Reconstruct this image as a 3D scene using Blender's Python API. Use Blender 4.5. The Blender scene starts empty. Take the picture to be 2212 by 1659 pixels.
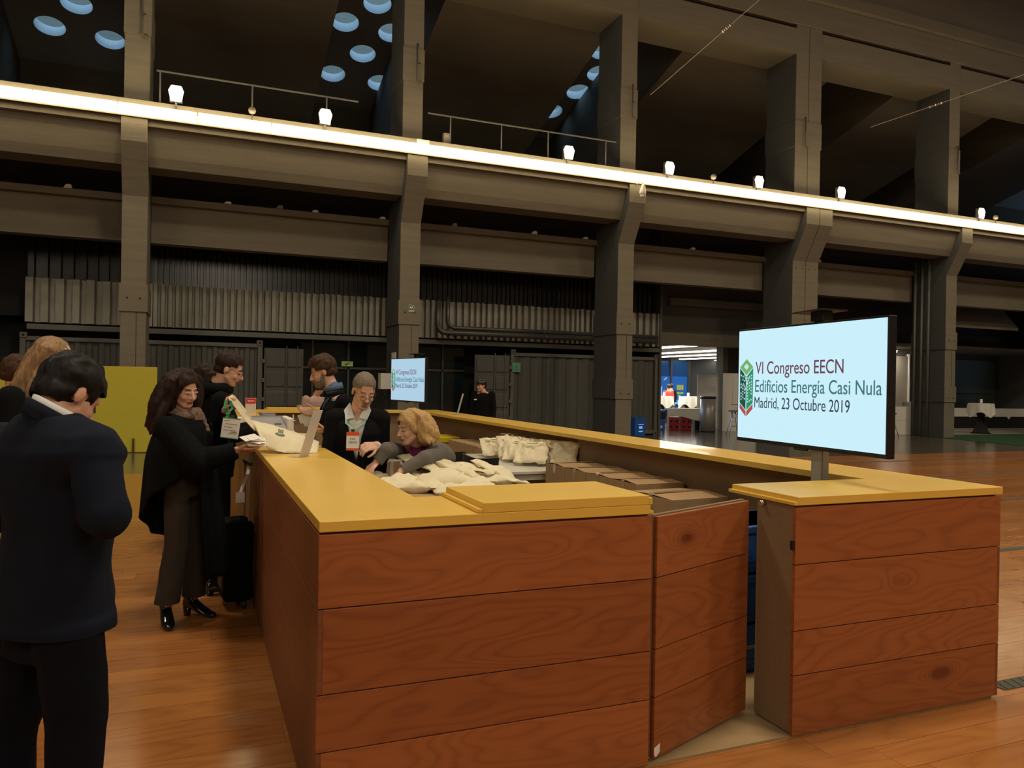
import bpy, bmesh, math, random
from mathutils import Vector, Matrix, noise as mnoise
random.seed(7)
C = bpy.context.scene.collection
S = bpy.context.scene
PI = math.pi

# ---------------------------------------------------------------- camera
F_PX, YAW, PITCH, ROLL = 1662.6, 0.39063, -0.00158, 0.01799
cd = bpy.data.cameras.new('camera'); cam = bpy.data.objects.new('camera', cd); C.objects.link(cam)
cd.sensor_width = 36.0; cd.lens = F_PX / 2212 * 36.0; cd.clip_start = 0.05; cd.clip_end = 400
fw = Vector((math.sin(YAW) * math.cos(PITCH), math.cos(YAW) * math.cos(PITCH), math.sin(PITCH)))
rt = Vector((math.cos(YAW), -math.sin(YAW), 0)); up = rt.cross(fw)
c_, s_ = math.cos(ROLL), math.sin(ROLL)
r2 = c_ * rt + s_ * up; u2 = -s_ * rt + c_ * up
cam.matrix_world = Matrix(((r2.x, u2.x, -fw.x, -0.4093), (r2.y, u2.y, -fw.y, -2.7374), (r2.z, u2.z, -fw.z, 1.5973), (0, 0, 0, 1)))
S.camera = cam

# ---------------------------------------------------------------- world, exposure, hall lamps, added fill lamps
w = bpy.data.worlds.new('dusk'); S.world = w; w.use_nodes = True
nt = w.node_tree; nt.nodes.clear()
wo = nt.nodes.new('ShaderNodeOutputWorld'); bg = nt.nodes.new('ShaderNodeBackground')
tc = nt.nodes.new('ShaderNodeTexCoord'); sx = nt.nodes.new('ShaderNodeSeparateXYZ'); cr = nt.nodes.new('ShaderNodeValToRGB')
nt.links.new(tc.outputs['Generated'], sx.inputs[0]); nt.links.new(sx.outputs[2], cr.inputs[0])
cr.color_ramp.elements[0].color = (0.20, 0.36, 0.62, 1); cr.color_ramp.elements[1].color = (0.50, 0.95, 1.5, 1)
cr.color_ramp.elements[1].position = 0.45
nt.links.new(cr.outputs[0], bg.inputs[0]); bg.inputs[1].default_value = 3.2; nt.links.new(bg.outputs[0], wo.inputs[0])
S.view_settings.view_transform = 'Standard'; S.view_settings.look = 'None'; S.view_settings.gamma = 1.0
S.view_settings.exposure = -0.2; S.view_settings.use_curve_mapping = False

def area(name, loc, size, power, col, target=None, rot=None, size_y=None, spread=180):
    l = bpy.data.lights.new(name, 'AREA'); l.energy = power; l.color = col; l.size = size
    if size_y: l.shape = 'RECTANGLE'; l.size_y = size_y
    l.spread = math.radians(spread)
    o = bpy.data.objects.new(name, l); C.objects.link(o); o.location = loc
    if target is not None: o.rotation_euler = (Vector(target) - Vector(loc)).to_track_quat('-Z', 'Y').to_euler()
    elif rot is not None: o.rotation_euler = rot
    return o
WARM = (1.0, 0.85, 0.64)
area('hall_and_fill_lamp', (7.0, -8.0, 15.2), 1.6, 650, WARM, rot=(0, 0, 0))
area('hall_and_fill_lamp', (18.0, -7.0, 15.2), 1.6, 1150, WARM, rot=(0, 0, 0))
area('hall_and_fill_lamp', (19.0, 3.0, 15.2), 1.6, 800, WARM, rot=(0, 0, 0))
area('hall_and_fill_lamp', (3.2, 1.5, 15.2), 1.6, 1000, WARM, rot=(0, 0, 0))
area('hall_and_fill_lamp', (-5.0, 6.5, 15.2), 1.6, 650, WARM, rot=(0, 0, 0))
area('hall_and_fill_lamp', (30.0, 2.0, 15.2), 1.6, 800, WARM, rot=(0, 0, 0))
area('hall_and_fill_lamp', (1.0, -11.0, 8.0), 4.0, 340, WARM, target=(3.0, 8.0, 1.0))  # added soft fill from behind the camera, brightens faces and fronts
area('hall_and_fill_lamp', (-11.5, -5.0, 9.0), 5.0, 430, WARM, target=(3.0, 6.0, 1.0))  # added broad fill from the left, stands in for ambient light
area('wall_lamp_glow', (26.0, 20.3, 3.1), .4, 40, (1, .9, .75), target=(26.6, 20.8, 1.0))
area('cafe_lamp', (20.0, 27.0, 3.1), 8, 2000, (1, 0.93, 0.8), rot=(0, 0, 0))

# ---------------------------------------------------------------- materials
M = {}
def newmat(name):
    m = bpy.data.materials.new(name); m.use_nodes = True; M[name] = m
    return m, m.node_tree, m.node_tree.nodes['Principled BSDF']
def N(nt, t, **kw):
    n = nt.nodes.new(t)
    for k, v in kw.items():
        if k.startswith('i_'):
            key = k[2:]; n.inputs[int(key) if key.isdigit() else key].default_value = v
        else: setattr(n, k, v)
    return n
def srgb(r, g, b):
    f = lambda c: (c / 255 / 12.92) if c / 255 <= 0.04045 else ((c / 255 + 0.055) / 1.055) ** 2.4
    return (f(r), f(g), f(b), 1)
def plain(name, col, rough=0.6, metal=0.0, var=0.12, scale=6.0, bump=0.0, spec=0.5, coat=0.0, emit=None, es=1.0, alpha=1.0, sheen=0.0, trans=0.0):
    m, nt, b = newmat(name); L = nt.links
    b.inputs['Roughness'].default_value = rough; b.inputs['Metallic'].default_value = metal
    b.inputs['Specular IOR Level'].default_value = spec; b.inputs['Coat Weight'].default_value = coat
    b.inputs['Sheen Weight'].default_value = sheen; b.inputs['Alpha'].default_value = alpha
    b.inputs['Transmission Weight'].default_value = trans
    tc = N(nt, 'ShaderNodeTexCoord'); n = N(nt, 'ShaderNodeTexNoise', i_Scale=scale, i_Detail=5.0)
    L.new(tc.outputs['Object'], n.inputs['Vector'])
    mx = N(nt, 'ShaderNodeMix', data_type='RGBA')
    c = col[:3]; mx.inputs[6].default_value = tuple(x * (1 - var) for x in c) + (1,); mx.inputs[7].default_value = tuple(min(1, x * (1 + var)) for x in c) + (1,)
    L.new(n.outputs['Fac'], mx.inputs[0]); L.new(mx.outputs[2], b.inputs['Base Color'])
    if emit is not None:
        b.inputs['Emission Color'].default_value = emit[:3] + (1,); b.inputs['Emission Strength'].default_value = es
    if bump:
        n2 = N(nt, 'ShaderNodeTexNoise', i_Scale=scale * 4, i_Detail=6.0); L.new(tc.outputs['Object'], n2.inputs['Vector'])
        bp = N(nt, 'ShaderNodeBump', i_Strength=bump, i_Distance=0.01); L.new(n2.outputs['Fac'], bp.inputs['Height']); L.new(bp.outputs[0], b.inputs['Normal'])
    return m
def wood(name, light, dark, rough=0.4, ring=11.0, coat=0.0, plank_w=0.0, plank_l=2.4, knots=True, spread=0.25, seam=0.0):
    """uv = metres along and across the grain; plank_w > 0 cuts the surface into boards by shader"""
    m, nt, b = newmat(name); L = nt.links
    uv = N(nt, 'ShaderNodeUVMap'); uv.uv_map = 'UVMap'; sp = N(nt, 'ShaderNodeSeparateXYZ'); L.new(uv.outputs[0], sp.inputs[0])
    def ma(op, a, bb=None, cc=None):
        n = N(nt, 'ShaderNodeMath', operation=op)
        for i, v in enumerate((a, bb, cc)):
            if v is None: continue
            if isinstance(v, (int, float)): n.inputs[i].default_value = v
            else: L.new(v, n.inputs[i])
        return n.outputs[0]
    u, v = sp.outputs[0], sp.outputs[1]
    at = N(nt, 'ShaderNodeAttribute', attribute_name='pid'); pid = at.outputs['Fac']
    groove = None
    if plank_w > 0:
        row = ma('FLOOR', ma('DIVIDE', v, plank_w)); wn = N(nt, 'ShaderNodeTexWhiteNoise', noise_dimensions='1D'); L.new(row, wn.inputs['W'])
        us = ma('ADD', u, ma('MULTIPLY', wn.outputs['Value'], plank_l)); colm = ma('FLOOR', ma('DIVIDE', us, plank_l))
        cb = N(nt, 'ShaderNodeCombineXYZ'); L.new(row, cb.inputs[0]); L.new(colm, cb.inputs[1])
        wn2 = N(nt, 'ShaderNodeTexWhiteNoise', noise_dimensions='2D'); L.new(cb.outputs[0], wn2.inputs['Vector']); pid = ma('MULTIPLY', wn2.outputs['Value'], 50.0)
        rnd = wn2.outputs['Value']
        fr = ma('PINGPONG', ma('DIVIDE', v, plank_w), 0.5); fu = ma('PINGPONG', ma('DIVIDE', us, plank_l), 0.5)
        groove = ma('MAXIMUM', ma('LESS_THAN', fr, 0.007), ma('MULTIPLY', ma('LESS_THAN', fu, 0.0008), 0.5))
    else:
        wn2 = N(nt, 'ShaderNodeTexWhiteNoise', noise_dimensions='1D'); L.new(pid, wn2.inputs['W']); rnd = wn2.outputs['Value']
    cx = N(nt, 'ShaderNodeCombineXYZ'); L.new(ma('MULTIPLY', u, 0.9), cx.inputs[0]); L.new(ma('MULTIPLY', v, 4.2), cx.inputs[1]); L.new(ma('MULTIPLY', pid, 3.7), cx.inputs[2])
    n1 = N(nt, 'ShaderNodeTexNoise', i_Scale=1.25, i_Detail=1.6, i_Roughness=0.45); L.new(cx.outputs[0], n1.inputs['Vector'])
    h = n1.outputs['Fac']
    if knots:
        ck = N(nt, 'ShaderNodeCombineXYZ'); L.new(ma('MULTIPLY', u, 1.15), ck.inputs[0]); L.new(ma('MULTIPLY', v, 2.6), ck.inputs[1]); L.new(ma('MULTIPLY', pid, 5.3), ck.inputs[2])
        vo = N(nt, 'ShaderNodeTexVoronoi', feature='F1', i_Scale=1.0); L.new(ck.outputs[0], vo.inputs['Vector'])
        kd = vo.outputs['Distance']
        kb = ma('MULTIPLY', ma('EXPONENT', ma('MULTIPLY', ma('MULTIPLY', kd, kd), -60.0)), 0.42)
        h = ma('ADD', h, kb)
        kdark = ma('EXPONENT', ma('MULTIPLY', ma('MULTIPLY', kd, kd), -230.0))
    rg = ma('PINGPONG', ma('MULTIPLY', h, ring), 0.5)
    rg = ma('MULTIPLY', rg, 2.0); rg = ma('POWER', rg, 2.2)
    cf = N(nt, 'ShaderNodeCombineXYZ'); L.new(ma('MULTIPLY', u, 2.2), cf.inputs[0]); L.new(ma('MULTIPLY', v, 90.0), cf.inputs[1]); L.new(pid, cf.inputs[2])
    n2 = N(nt, 'ShaderNodeTexNoise', i_Scale=1.0, i_Detail=3.0); L.new(cf.outputs[0], n2.inputs['Vector'])
    t = ma('ADD', ma('MULTIPLY', rg, 0.30), ma('MULTIPLY', n2.outputs['Fac'], 0.35))
    t = ma('ADD', t, ma('MULTIPLY', ma('SUBTRACT', rnd, 0.5), spread * 2.2))
    if knots: t = ma('ADD', t, ma('MULTIPLY', kdark, 1.5))
    tn = N(nt, 'ShaderNodeClamp'); L.new(t, tn.inputs[0])
    mx = N(nt, 'ShaderNodeMix', data_type='RGBA'); L.new(tn.outputs[0], mx.inputs[0]); mx.inputs[6].default_value = light; mx.inputs[7].default_value = dark
    out = mx.outputs[2]
    if groove is not None:
        m2 = N(nt, 'ShaderNodeMix', data_type='RGBA'); L.new(groove, m2.inputs[0]); L.new(out, m2.inputs[6]); m2.inputs[7].default_value = tuple(x * 0.6 for x in dark[:3]) + (1,); out = m2.outputs[2]
        bp = N(nt, 'ShaderNodeBump', i_Strength=0.35, i_Distance=0.004); L.new(ma('ADD', ma('MULTIPLY', groove, -1.0), ma('MULTIPLY', n1.outputs['Fac'], 0.7)), bp.inputs['Height']); L.new(bp.outputs[0], b.inputs['Normal'])
    L.new(out, b.inputs['Base Color'])
    rr = N(nt, 'ShaderNodeMapRange', i_1=0.0, i_2=1.0, i_3=rough - 0.06, i_4=rough + 0.10); L.new(n2.outputs['Fac'], rr.inputs[0]); L.new(rr.outputs[0], b.inputs['Roughness'])
    b.inputs['Coat Weight'].default_value = coat; b.inputs['Coat Roughness'].default_value = 0.12
    return m
def concrete(name, col, var=0.22, boards=True):
    m, nt, b = newmat(name); L = nt.links
    tc = N(nt, 'ShaderNodeTexCoord')
    mp = N(nt, 'ShaderNodeMapping'); mp.inputs['Scale'].default_value = (0.35, 0.35, 5.0 if boards else 0.5); L.new(tc.outputs['Object'], mp.inputs[0])
    n1 = N(nt, 'ShaderNodeTexNoise', i_Scale=1.4, i_Detail=6.0, i_Roughness=0.6); L.new(mp.outputs[0], n1.inputs['Vector'])
    n2 = N(nt, 'ShaderNodeTexNoise', i_Scale=30.0, i_Detail=4.0); L.new(tc.outputs['Object'], n2.inputs['Vector'])
    ad = N(nt, 'ShaderNodeMath', operation='MULTIPLY_ADD'); L.new(n2.outputs['Fac'], ad.inputs[0]); ad.inputs[1].default_value = 0.35; L.new(n1.outputs['Fac'], ad.inputs[2])
    mr = N(nt, 'ShaderNodeMapRange', i_1=0.3, i_2=1.05); L.new(ad.outputs[0], mr.inputs[0])
    mx = N(nt, 'ShaderNodeMix', data_type='RGBA'); L.new(mr.outputs[0], mx.inputs[0])
    mx.inputs[6].default_value = tuple(x * (1 - var) for x in col[:3]) + (1,); mx.inputs[7].default_value = tuple(x * (1 + var) for x in col[:3]) + (1,)
    L.new(mx.outputs[2], b.inputs['Base Color']); b.inputs['Roughness'].default_value = 0.85
    bp = N(nt, 'ShaderNodeBump', i_Strength=0.25, i_Distance=0.02); L.new(ad.outputs[0], bp.inputs['Height']); L.new(bp.outputs[0], b.inputs['Normal'])
    return m
plain_mats = dict(
    yellow=dict(col=(0.80, 0.51, 0.085), rough=0.33, var=0.05, scale=3, coat=0.15),
    mdf=dict(col=(0.23, 0.15, 0.08), rough=0.8, var=0.15, scale=40),
    gap=dict(col=(0.03, 0.008, 0.003), rough=0.9),
    cardboard=dict(col=(0.40, 0.26, 0.13), rough=0.75, var=0.08, scale=12),
    tape=dict(col=(0.45, 0.33, 0.2), rough=0.12, var=0.05, coat=0.6),
    canvas=dict(col=(0.74, 0.66, 0.46), rough=0.9, var=0.06, scale=30, bump=0.15),
    white_top=dict(col=(0.62, 0.60, 0.54), rough=0.35, var=0.04),
    white=dict(col=(0.72, 0.68, 0.62), rough=0.6, var=0.04),
    paper=dict(col=(0.80, 0.76, 0.72), rough=0.7, var=0.04),
    cloth_white=dict(col=(0.72, 0.68, 0.60), rough=0.9, var=0.05),
    cloth_black=dict(col=(0.008, 0.007, 0.007), rough=0.9),
    black=dict(col=(0.010, 0.010, 0.012), rough=0.35, var=0.1),
    black_plastic=dict(col=(0.02, 0.02, 0.022), rough=0.45),
    steel=dict(col=(0.46, 0.43, 0.39), rough=0.38, metal=0.35, var=0.1),
    chrome=dict(col=(0.75, 0.73, 0.70), rough=0.15, metal=1.0),
    corr=dict(col=(0.27, 0.26, 0.215), rough=0.5, metal=0.35, var=0.3, scale=3),
    corr_dark=dict(col=(0.045, 0.046, 0.048), rough=0.25, metal=0.6, var=0.3, scale=3),
    container=dict(col=(0.075, 0.073, 0.062), rough=0.55, var=0.15, scale=4),
    container_edge=dict(col=(0.11, 0.105, 0.09), rough=0.5, var=0.12, scale=4),
    duct=dict(col=(0.10, 0.095, 0.085), rough=0.4, metal=0.5),
    dark=dict(col=(0.012, 0.012, 0.012), rough=0.9),
    glass_dark=dict(col=(0.012, 0.02, 0.022), rough=0.08, var=0.1),
    board_yellow=dict(col=(0.52, 0.44, 0.035), rough=0.75, var=0.05),
    blue=dict(col=(0.025, 0.11, 0.42), rough=0.5, var=0.12),
    red=dict(col=(0.32, 0.01, 0.015), rough=0.5),
    green_carpet=dict(col=(0.004, 0.055, 0.010), rough=1.0),
    rubber=dict(col=(0.075, 0.07, 0.055), rough=0.7),
    tray=dict(col=(0.30, 0.29, 0.30), rough=0.5),
    shade=dict(col=(0.25, 0.22, 0.17), rough=0.7),
    panel_grey=dict(col=(0.10, 0.105, 0.11), rough=0.6),
    green_panel=dict(col=(0.085, 0.11, 0.075), rough=0.5),
    sign_red=dict(col=(0.55, 0.03, 0.06), rough=0.5),
    sign_green=dict(col=(0.10, 0.42, 0.22), rough=0.5),
    ink=dict(col=(0.03, 0.03, 0.035), rough=0.6),
    ink_brown=dict(col=(0.035, 0.018, 0.006), rough=0.6),
    lanyard_green=dict(col=(0.04, 0.30, 0.12), rough=0.4),
    badge_red=dict(col=(0.75, 0.09, 0.03), rough=0.4),
    wire=dict(col=(0.5, 0.45, 0.36), rough=0.4, metal=0.5),
)
for k_, v_ in plain_mats.items(): plain(k_, **v_)
plain('tube_glow', (1, 0.93, 0.7), emit=(1.0, 0.80, 0.46), es=14.0)
plain('cafe_tube_glow', (1, 1, 1), emit=(1.0, 0.93, 0.78), es=8.0)
plain('flood_glow', (1, 1, 1), emit=(1.0, 0.84, 0.58), es=26.0)
plain('screen_glow', (0.02, 0.02, 0.02), emit=srgb(200, 238, 250), es=1.15, var=0)
plain('screen_glow_dim', (0.02, 0.02, 0.02), emit=srgb(172, 205, 228), es=1.15, var=0)
for k_, c_k in dict(t_maroon=(112, 66, 84), t_green=(66, 124, 128), t_navy=(44, 62, 84), l_light=(118, 188, 110), l_mid=(38, 150, 108), l_dark=(14, 84, 66), l_red=(184, 84, 80), t_pale=(205, 240, 245)).items():
    plain(k_, (0.01, 0.01, 0.01), emit=srgb(*c_k), es=1.0, var=0)
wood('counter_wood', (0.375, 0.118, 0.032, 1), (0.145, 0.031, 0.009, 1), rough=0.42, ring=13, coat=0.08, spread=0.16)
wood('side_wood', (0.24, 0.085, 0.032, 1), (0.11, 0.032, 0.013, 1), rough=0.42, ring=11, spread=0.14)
wood('floor_wood', (0.42, 0.170, 0.048, 1), (0.22, 0.068, 0.016, 1), rough=0.17, ring=7, coat=0.0, plank_w=0.19, plank_l=2.6, spread=0.22)
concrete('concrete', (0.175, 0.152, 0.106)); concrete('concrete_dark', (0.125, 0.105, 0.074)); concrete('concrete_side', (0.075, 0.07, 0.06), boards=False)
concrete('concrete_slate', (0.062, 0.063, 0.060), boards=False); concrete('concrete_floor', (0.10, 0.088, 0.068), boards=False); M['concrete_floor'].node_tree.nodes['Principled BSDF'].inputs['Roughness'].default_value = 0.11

# ---------------------------------------------------------------- mesh building helpers
class MB:
    def __init__(s): s.v = []; s.f = []; s.uv = []; s.pid = []; s.mi = []; s.cur_pid = 0.0; s.cur_m = 0; s.sm = []; s.smooth = False
    def face(s, pts, uvs=None):
        b = len(s.v); s.v += [tuple(p) for p in pts]; s.f.append(tuple(range(b, b + len(pts)))); s.uv.append(uvs or [(p[0], p[1]) for p in pts]); s.pid.append(s.cur_pid); s.mi.append(s.cur_m); s.sm.append(s.smooth)
    def add(s, vs, fs, grain='x'):
        b = len(s.v); s.v += [tuple(p) for p in vs]
        for f in fs:
            s.f.append(tuple(b + i for i in f)); P = [Vector(vs[i]) for i in f]
            n = (P[1] - P[0]).cross(P[2] - P[1])
            ax = max(range(3), key=lambda i: abs(n[i]))
            g = 'xyz'.index(grain)
            if ax == g: ua, va = [i for i in range(3) if i != ax]
            else: ua = g; va = [i for i in range(3) if i != ax and i != g][0]
            s.uv.append([(p[ua], p[va]) for p in P]); s.pid.append(s.cur_pid); s.mi.append(s.cur_m); s.sm.append(s.smooth)
    def box(s, x0, x1, y0, y1, z0, z1, grain='x', mat=None):
        vs = [Vector((x, y, z)) for x in (x0, x1) for y in (y0, y1) for z in (z0, z1)]
        if mat: vs = [mat @ v for v in vs]
        s.add(vs, [(0, 1, 3, 2), (4, 6, 7, 5), (0, 4, 5, 1), (2, 3, 7, 6), (0, 2, 6, 4), (1, 5, 7, 3)], grain); return s
    def prism(s, pts, axis, a, b):
        """closed outline pts (2-D) pushed along axis from a to b"""
        def mk(p, t): return {'x': (t, p[0], p[1]), 'y': (p[0], t, p[1]), 'z': (p[0], p[1], t)}[axis]
        n = len(pts); vs = [mk(p, a) for p in pts] + [mk(p, b) for p in pts]
        ar = sum(pts[i][0] * pts[(i + 1) % n][1] - pts[(i + 1) % n][0] * pts[i][1] for i in range(n))
        fl = (ar > 0) ^ (axis == 'y')
        fs = [tuple(range(n))[::-1] if fl else tuple(range(n)), tuple(range(n, 2 * n)) if fl else tuple(range(n, 2 * n))[::-1]]
        for i in range(n):
            q = (i, (i + 1) % n, n + (i + 1) % n, n + i); fs.append(q if fl else q[::-1])
        s.add(vs, fs); return s
    def cyl(s, p0, p1, r0, r1=None, n=12, caps=True):
        r1 = r0 if r1 is None else r1; p0 = Vector(p0); p1 = Vector(p1); d = (p1 - p0).normalized(); a = d.orthogonal().normalized(); b = d.cross(a)
        vs = []
        for p, r in ((p0, r0), (p1, r1)):
            for i in range(n):
                t = 2 * PI * i / n; vs.append(p + r * (math.cos(t) * a + math.sin(t) * b))
        fs = [(i, (i + 1) % n, n + (i + 1) % n, n + i) for i in range(n)]
        if caps: fs += [tuple(range(n))[::-1], tuple(range(n, 2 * n))]
        sm = s.smooth; s.smooth = n > 8; s.add(vs, fs); s.smooth = sm; return s
    def tube(s, pts, r, n=10):
        pts = [Vector(p) for p in pts]; vs = []; prev = None
        for k, p in enumerate(pts):
            d = (pts[min(k + 1, len(pts) - 1)] - pts[max(k - 1, 0)]).normalized()
            a = d.orthogonal().normalized() if prev is None else (prev - prev.dot(d) * d).normalized(); prev = a; b = d.cross(a)
            rr = r[k] if isinstance(r, (list, tuple)) else r
            for i in range(n): t = 2 * PI * i / n; vs.append(p + rr * (math.cos(t) * a + math.sin(t) * b))
        fs = [(k * n + i, k * n + (i + 1) % n, (k + 1) * n + (i + 1) % n, (k + 1) * n + i) for k in range(len(pts) - 1) for i in range(n)]
        fs += [tuple(range(n))[::-1], tuple(range((len(pts) - 1) * n, len(pts) * n))]
        sm = s.smooth; s.smooth = True; s.add(vs, fs); s.smooth = sm; return s
    def lathe(s, prof, c=(0, 0, 0), n=24):
        vs = []; 
        for r, z in prof:
            for i in range(n): t = 2 * PI * i / n; vs.append((c[0] + r * math.cos(t), c[1] + r * math.sin(t), c[2] + z))
        m = len(prof); fs = [(k * n + i, k * n + (i + 1) % n, (k + 1) * n + (i + 1) % n, (k + 1) * n + i) for k in range(m - 1) for i in range(n)]
        fs += [tuple(range(n))[::-1], tuple(range((m - 1) * n, m * n))]
        sm = s.smooth; s.smooth = True; s.add(vs, fs); s.smooth = sm; return s
    def ribbon(s, pts, w, t=0.002, nrm=(0, 0, 1)):
        """flat strap: pts centre line, w half-width direction vector per run"""
        pts = [Vector(p) for p in pts]; vs = []
        for k, p in enumerate(pts):
            d = (pts[min(k + 1, len(pts) - 1)] - pts[max(k - 1, 0)]).normalized(); wd = Vector(w[k]) if isinstance(w, list) else Vector(w)
            nn = d.cross(wd).normalized() * t
            vs += [p - wd - nn, p + wd - nn, p + wd + nn, p - wd + nn]
        fs = []
        for k in range(len(pts) - 1):
            a = 4 * k
            for i in range(4): fs.append((a + i, a + (i + 1) % 4, a + 4 + (i + 1) % 4, a + 4 + i))
        fs += [(3, 2, 1, 0), (len(vs) - 4, len(vs) - 3, len(vs) - 2, len(vs) - 1)]
        s.add(vs, fs); return s
    def build(s, name, mats, parent=None, bevel=0.0, world=True, seg=2):
        me = bpy.data.meshes.new(name); off = Vector((0, 0, 0))
        if parent is not None and world:
            q = parent
            while q is not None: off += q.location; q = q.parent
        me.from_pydata([Vector(p) - off for p in s.v], [], s.f)
        uvl = me.uv_layers.new(name='UVMap'); k = 0
        for uvs in s.uv:
            for q in uvs: uvl.data[k].uv = (q[0], q[1]); k += 1
        at = me.attributes.new('pid', 'FLOAT', 'FACE')
        for i, p in enumerate(s.pid): at.data[i].value = p
        if not isinstance(mats, (list, tuple)): mats = [mats]
        for m in mats: me.materials.append(M[m] if isinstance(m, str) else m)
        for i, p in enumerate(me.polygons): p.material_index = s.mi[i]; p.use_smooth = s.sm[i]
        bm = bmesh.new(); bm.from_mesh(me); bmesh.ops.recalc_face_normals(bm, faces=bm.faces); bm.to_mesh(me); bm.free()
        me.update()
        o = bpy.data.objects.new(name, me); C.objects.link(o)
        if parent is not None: o.parent = parent
        if bevel:
            b = o.modifiers.new('bevel', 'BEVEL'); b.width = bevel; b.segments = seg; b.limit_method = 'ANGLE'; b.angle_limit = 0.6
        return o
def tag(o, label=None, cat=None, group=None, kind=None):
    if label: o['label'] = label
    if cat: o['category'] = cat
    if group: o['group'] = group
    if kind: o['kind'] = kind
    return o
def thing(name, label, cat, loc=(0, 0, 0), rz=0.0, group=None):
    o = bpy.data.objects.new(name, None); C.objects.link(o); o.location = loc; o.rotation_euler = (0, 0, rz); o.empty_display_size = 0.2
    return tag(o, label, cat, group)
def dup(root, loc=None, rz=None, label=None, group=None):
    def cp(o, par):
        c = o.copy(); C.objects.link(c)
        if par is not None: c.parent = par
        for ch in [x for x in bpy.data.objects if x.parent == o]: cp(ch, c)
        return c
    r = cp(root, None)
    if loc is not None: r.location = loc
    if rz is not None: r.rotation_euler = (0, 0, rz)
    if label: r['label'] = label
    if group: r['group'] = group
    return r
def bake(o):
    """apply an object's modifiers into its mesh"""
    bpy.context.view_layer.update(); dg = bpy.context.evaluated_depsgraph_get()
    me = bpy.data.meshes.new_from_object(o.evaluated_get(dg), preserve_all_data_layers=True, depsgraph=dg)
    o.modifiers.clear(); o.data = me
    return o
def text(name, body, size, mat, parent, mtx, ext=0.0005, align='LEFT', sx=1.0, bold=0.0):
    """lettering as a real mesh; mtx takes the text plane (x right, y up) into the parent's space"""
    cu = bpy.data.curves.new(name, 'FONT'); cu.body = body; cu.size = size; cu.offset = size * bold; cu.extrude = ext; cu.align_x = align
    t = bpy.data.objects.new(name, cu); C.objects.link(t); bpy.context.view_layer.update()
    dg = bpy.context.evaluated_depsgraph_get(); me = bpy.data.meshes.new_from_object(t.evaluated_get(dg))
    bpy.data.objects.remove(t); me.transform(mtx @ Matrix.Diagonal((sx, 1, 1, 1))); me.materials.clear(); me.materials.append(M[mat])
    o = bpy.data.objects.new(name, me); C.objects.link(o)
    if parent is not None: o.parent = parent
    return o
# ================================================================ THE SETTING
def struct(mb, name, mat, **k): return tag(mb.build(name, mat, **k), kind='structure')
# floor: orange boards, then dark polished concrete beyond Y = 11.2
struct(MB().box(-14, 45, -12, 11.2, -0.1, 0.0), 'floor', 'floor_wood')
struct(MB().box(-30, 60, 11.2, 62, -0.1, -0.001), 'floor_concrete', 'concrete_floor')
# rubber cable strips let into the boards, every 2.47 m
for k, y in enumerate((0.05, 2.50, 4.95, 7.40, 9.85)):
    mb = MB().box(3.62 if k < 1 else 3.6, 44, y, y + 0.10, 0.0005, 0.004)
    if k == 0:
        for i in range(60): x = 3.64 + i * 0.06; mb.add([(x, y + 0.005, 0.004), (x + 0.012, y + 0.005, 0.004), (x + 0.052, y + 0.095, 0.004), (x + 0.040, y + 0.095, 0.004), (x, y + 0.005, 0.007), (x + 0.012, y + 0.005, 0.007), (x + 0.052, y + 0.095, 0.007), (x + 0.040, y + 0.095, 0.007)], [(0, 3, 2, 1), (4, 5, 6, 7), (0, 1, 5, 4), (1, 2, 6, 5), (2, 3, 7, 6), (3, 0, 4, 7)])
    struct(mb, 'trim_%d' % (k + 1), 'rubber')
# hall shell (behind and beside the camera, and overhead)
struct(MB().box(-30, 60, -12.3, -12, -0.1, 17), 'wall_front', 'concrete_dark')
struct(MB().box(-14.3, -14, -12, 17, -0.1, 17), 'wall_left', 'concrete_dark')
struct(MB().box(-30.3, -30, 17, 62, -0.1, 17), 'wall_left_aisle', 'dark')
struct(MB().box(60, 60.3, -12, 62, -0.1, 17), 'wall_right', 'concrete_dark')
struct(MB().box(-30, 60, -12, 15.9, 16.5, 16.8), 'ceiling', 'concrete_dark')

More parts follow.
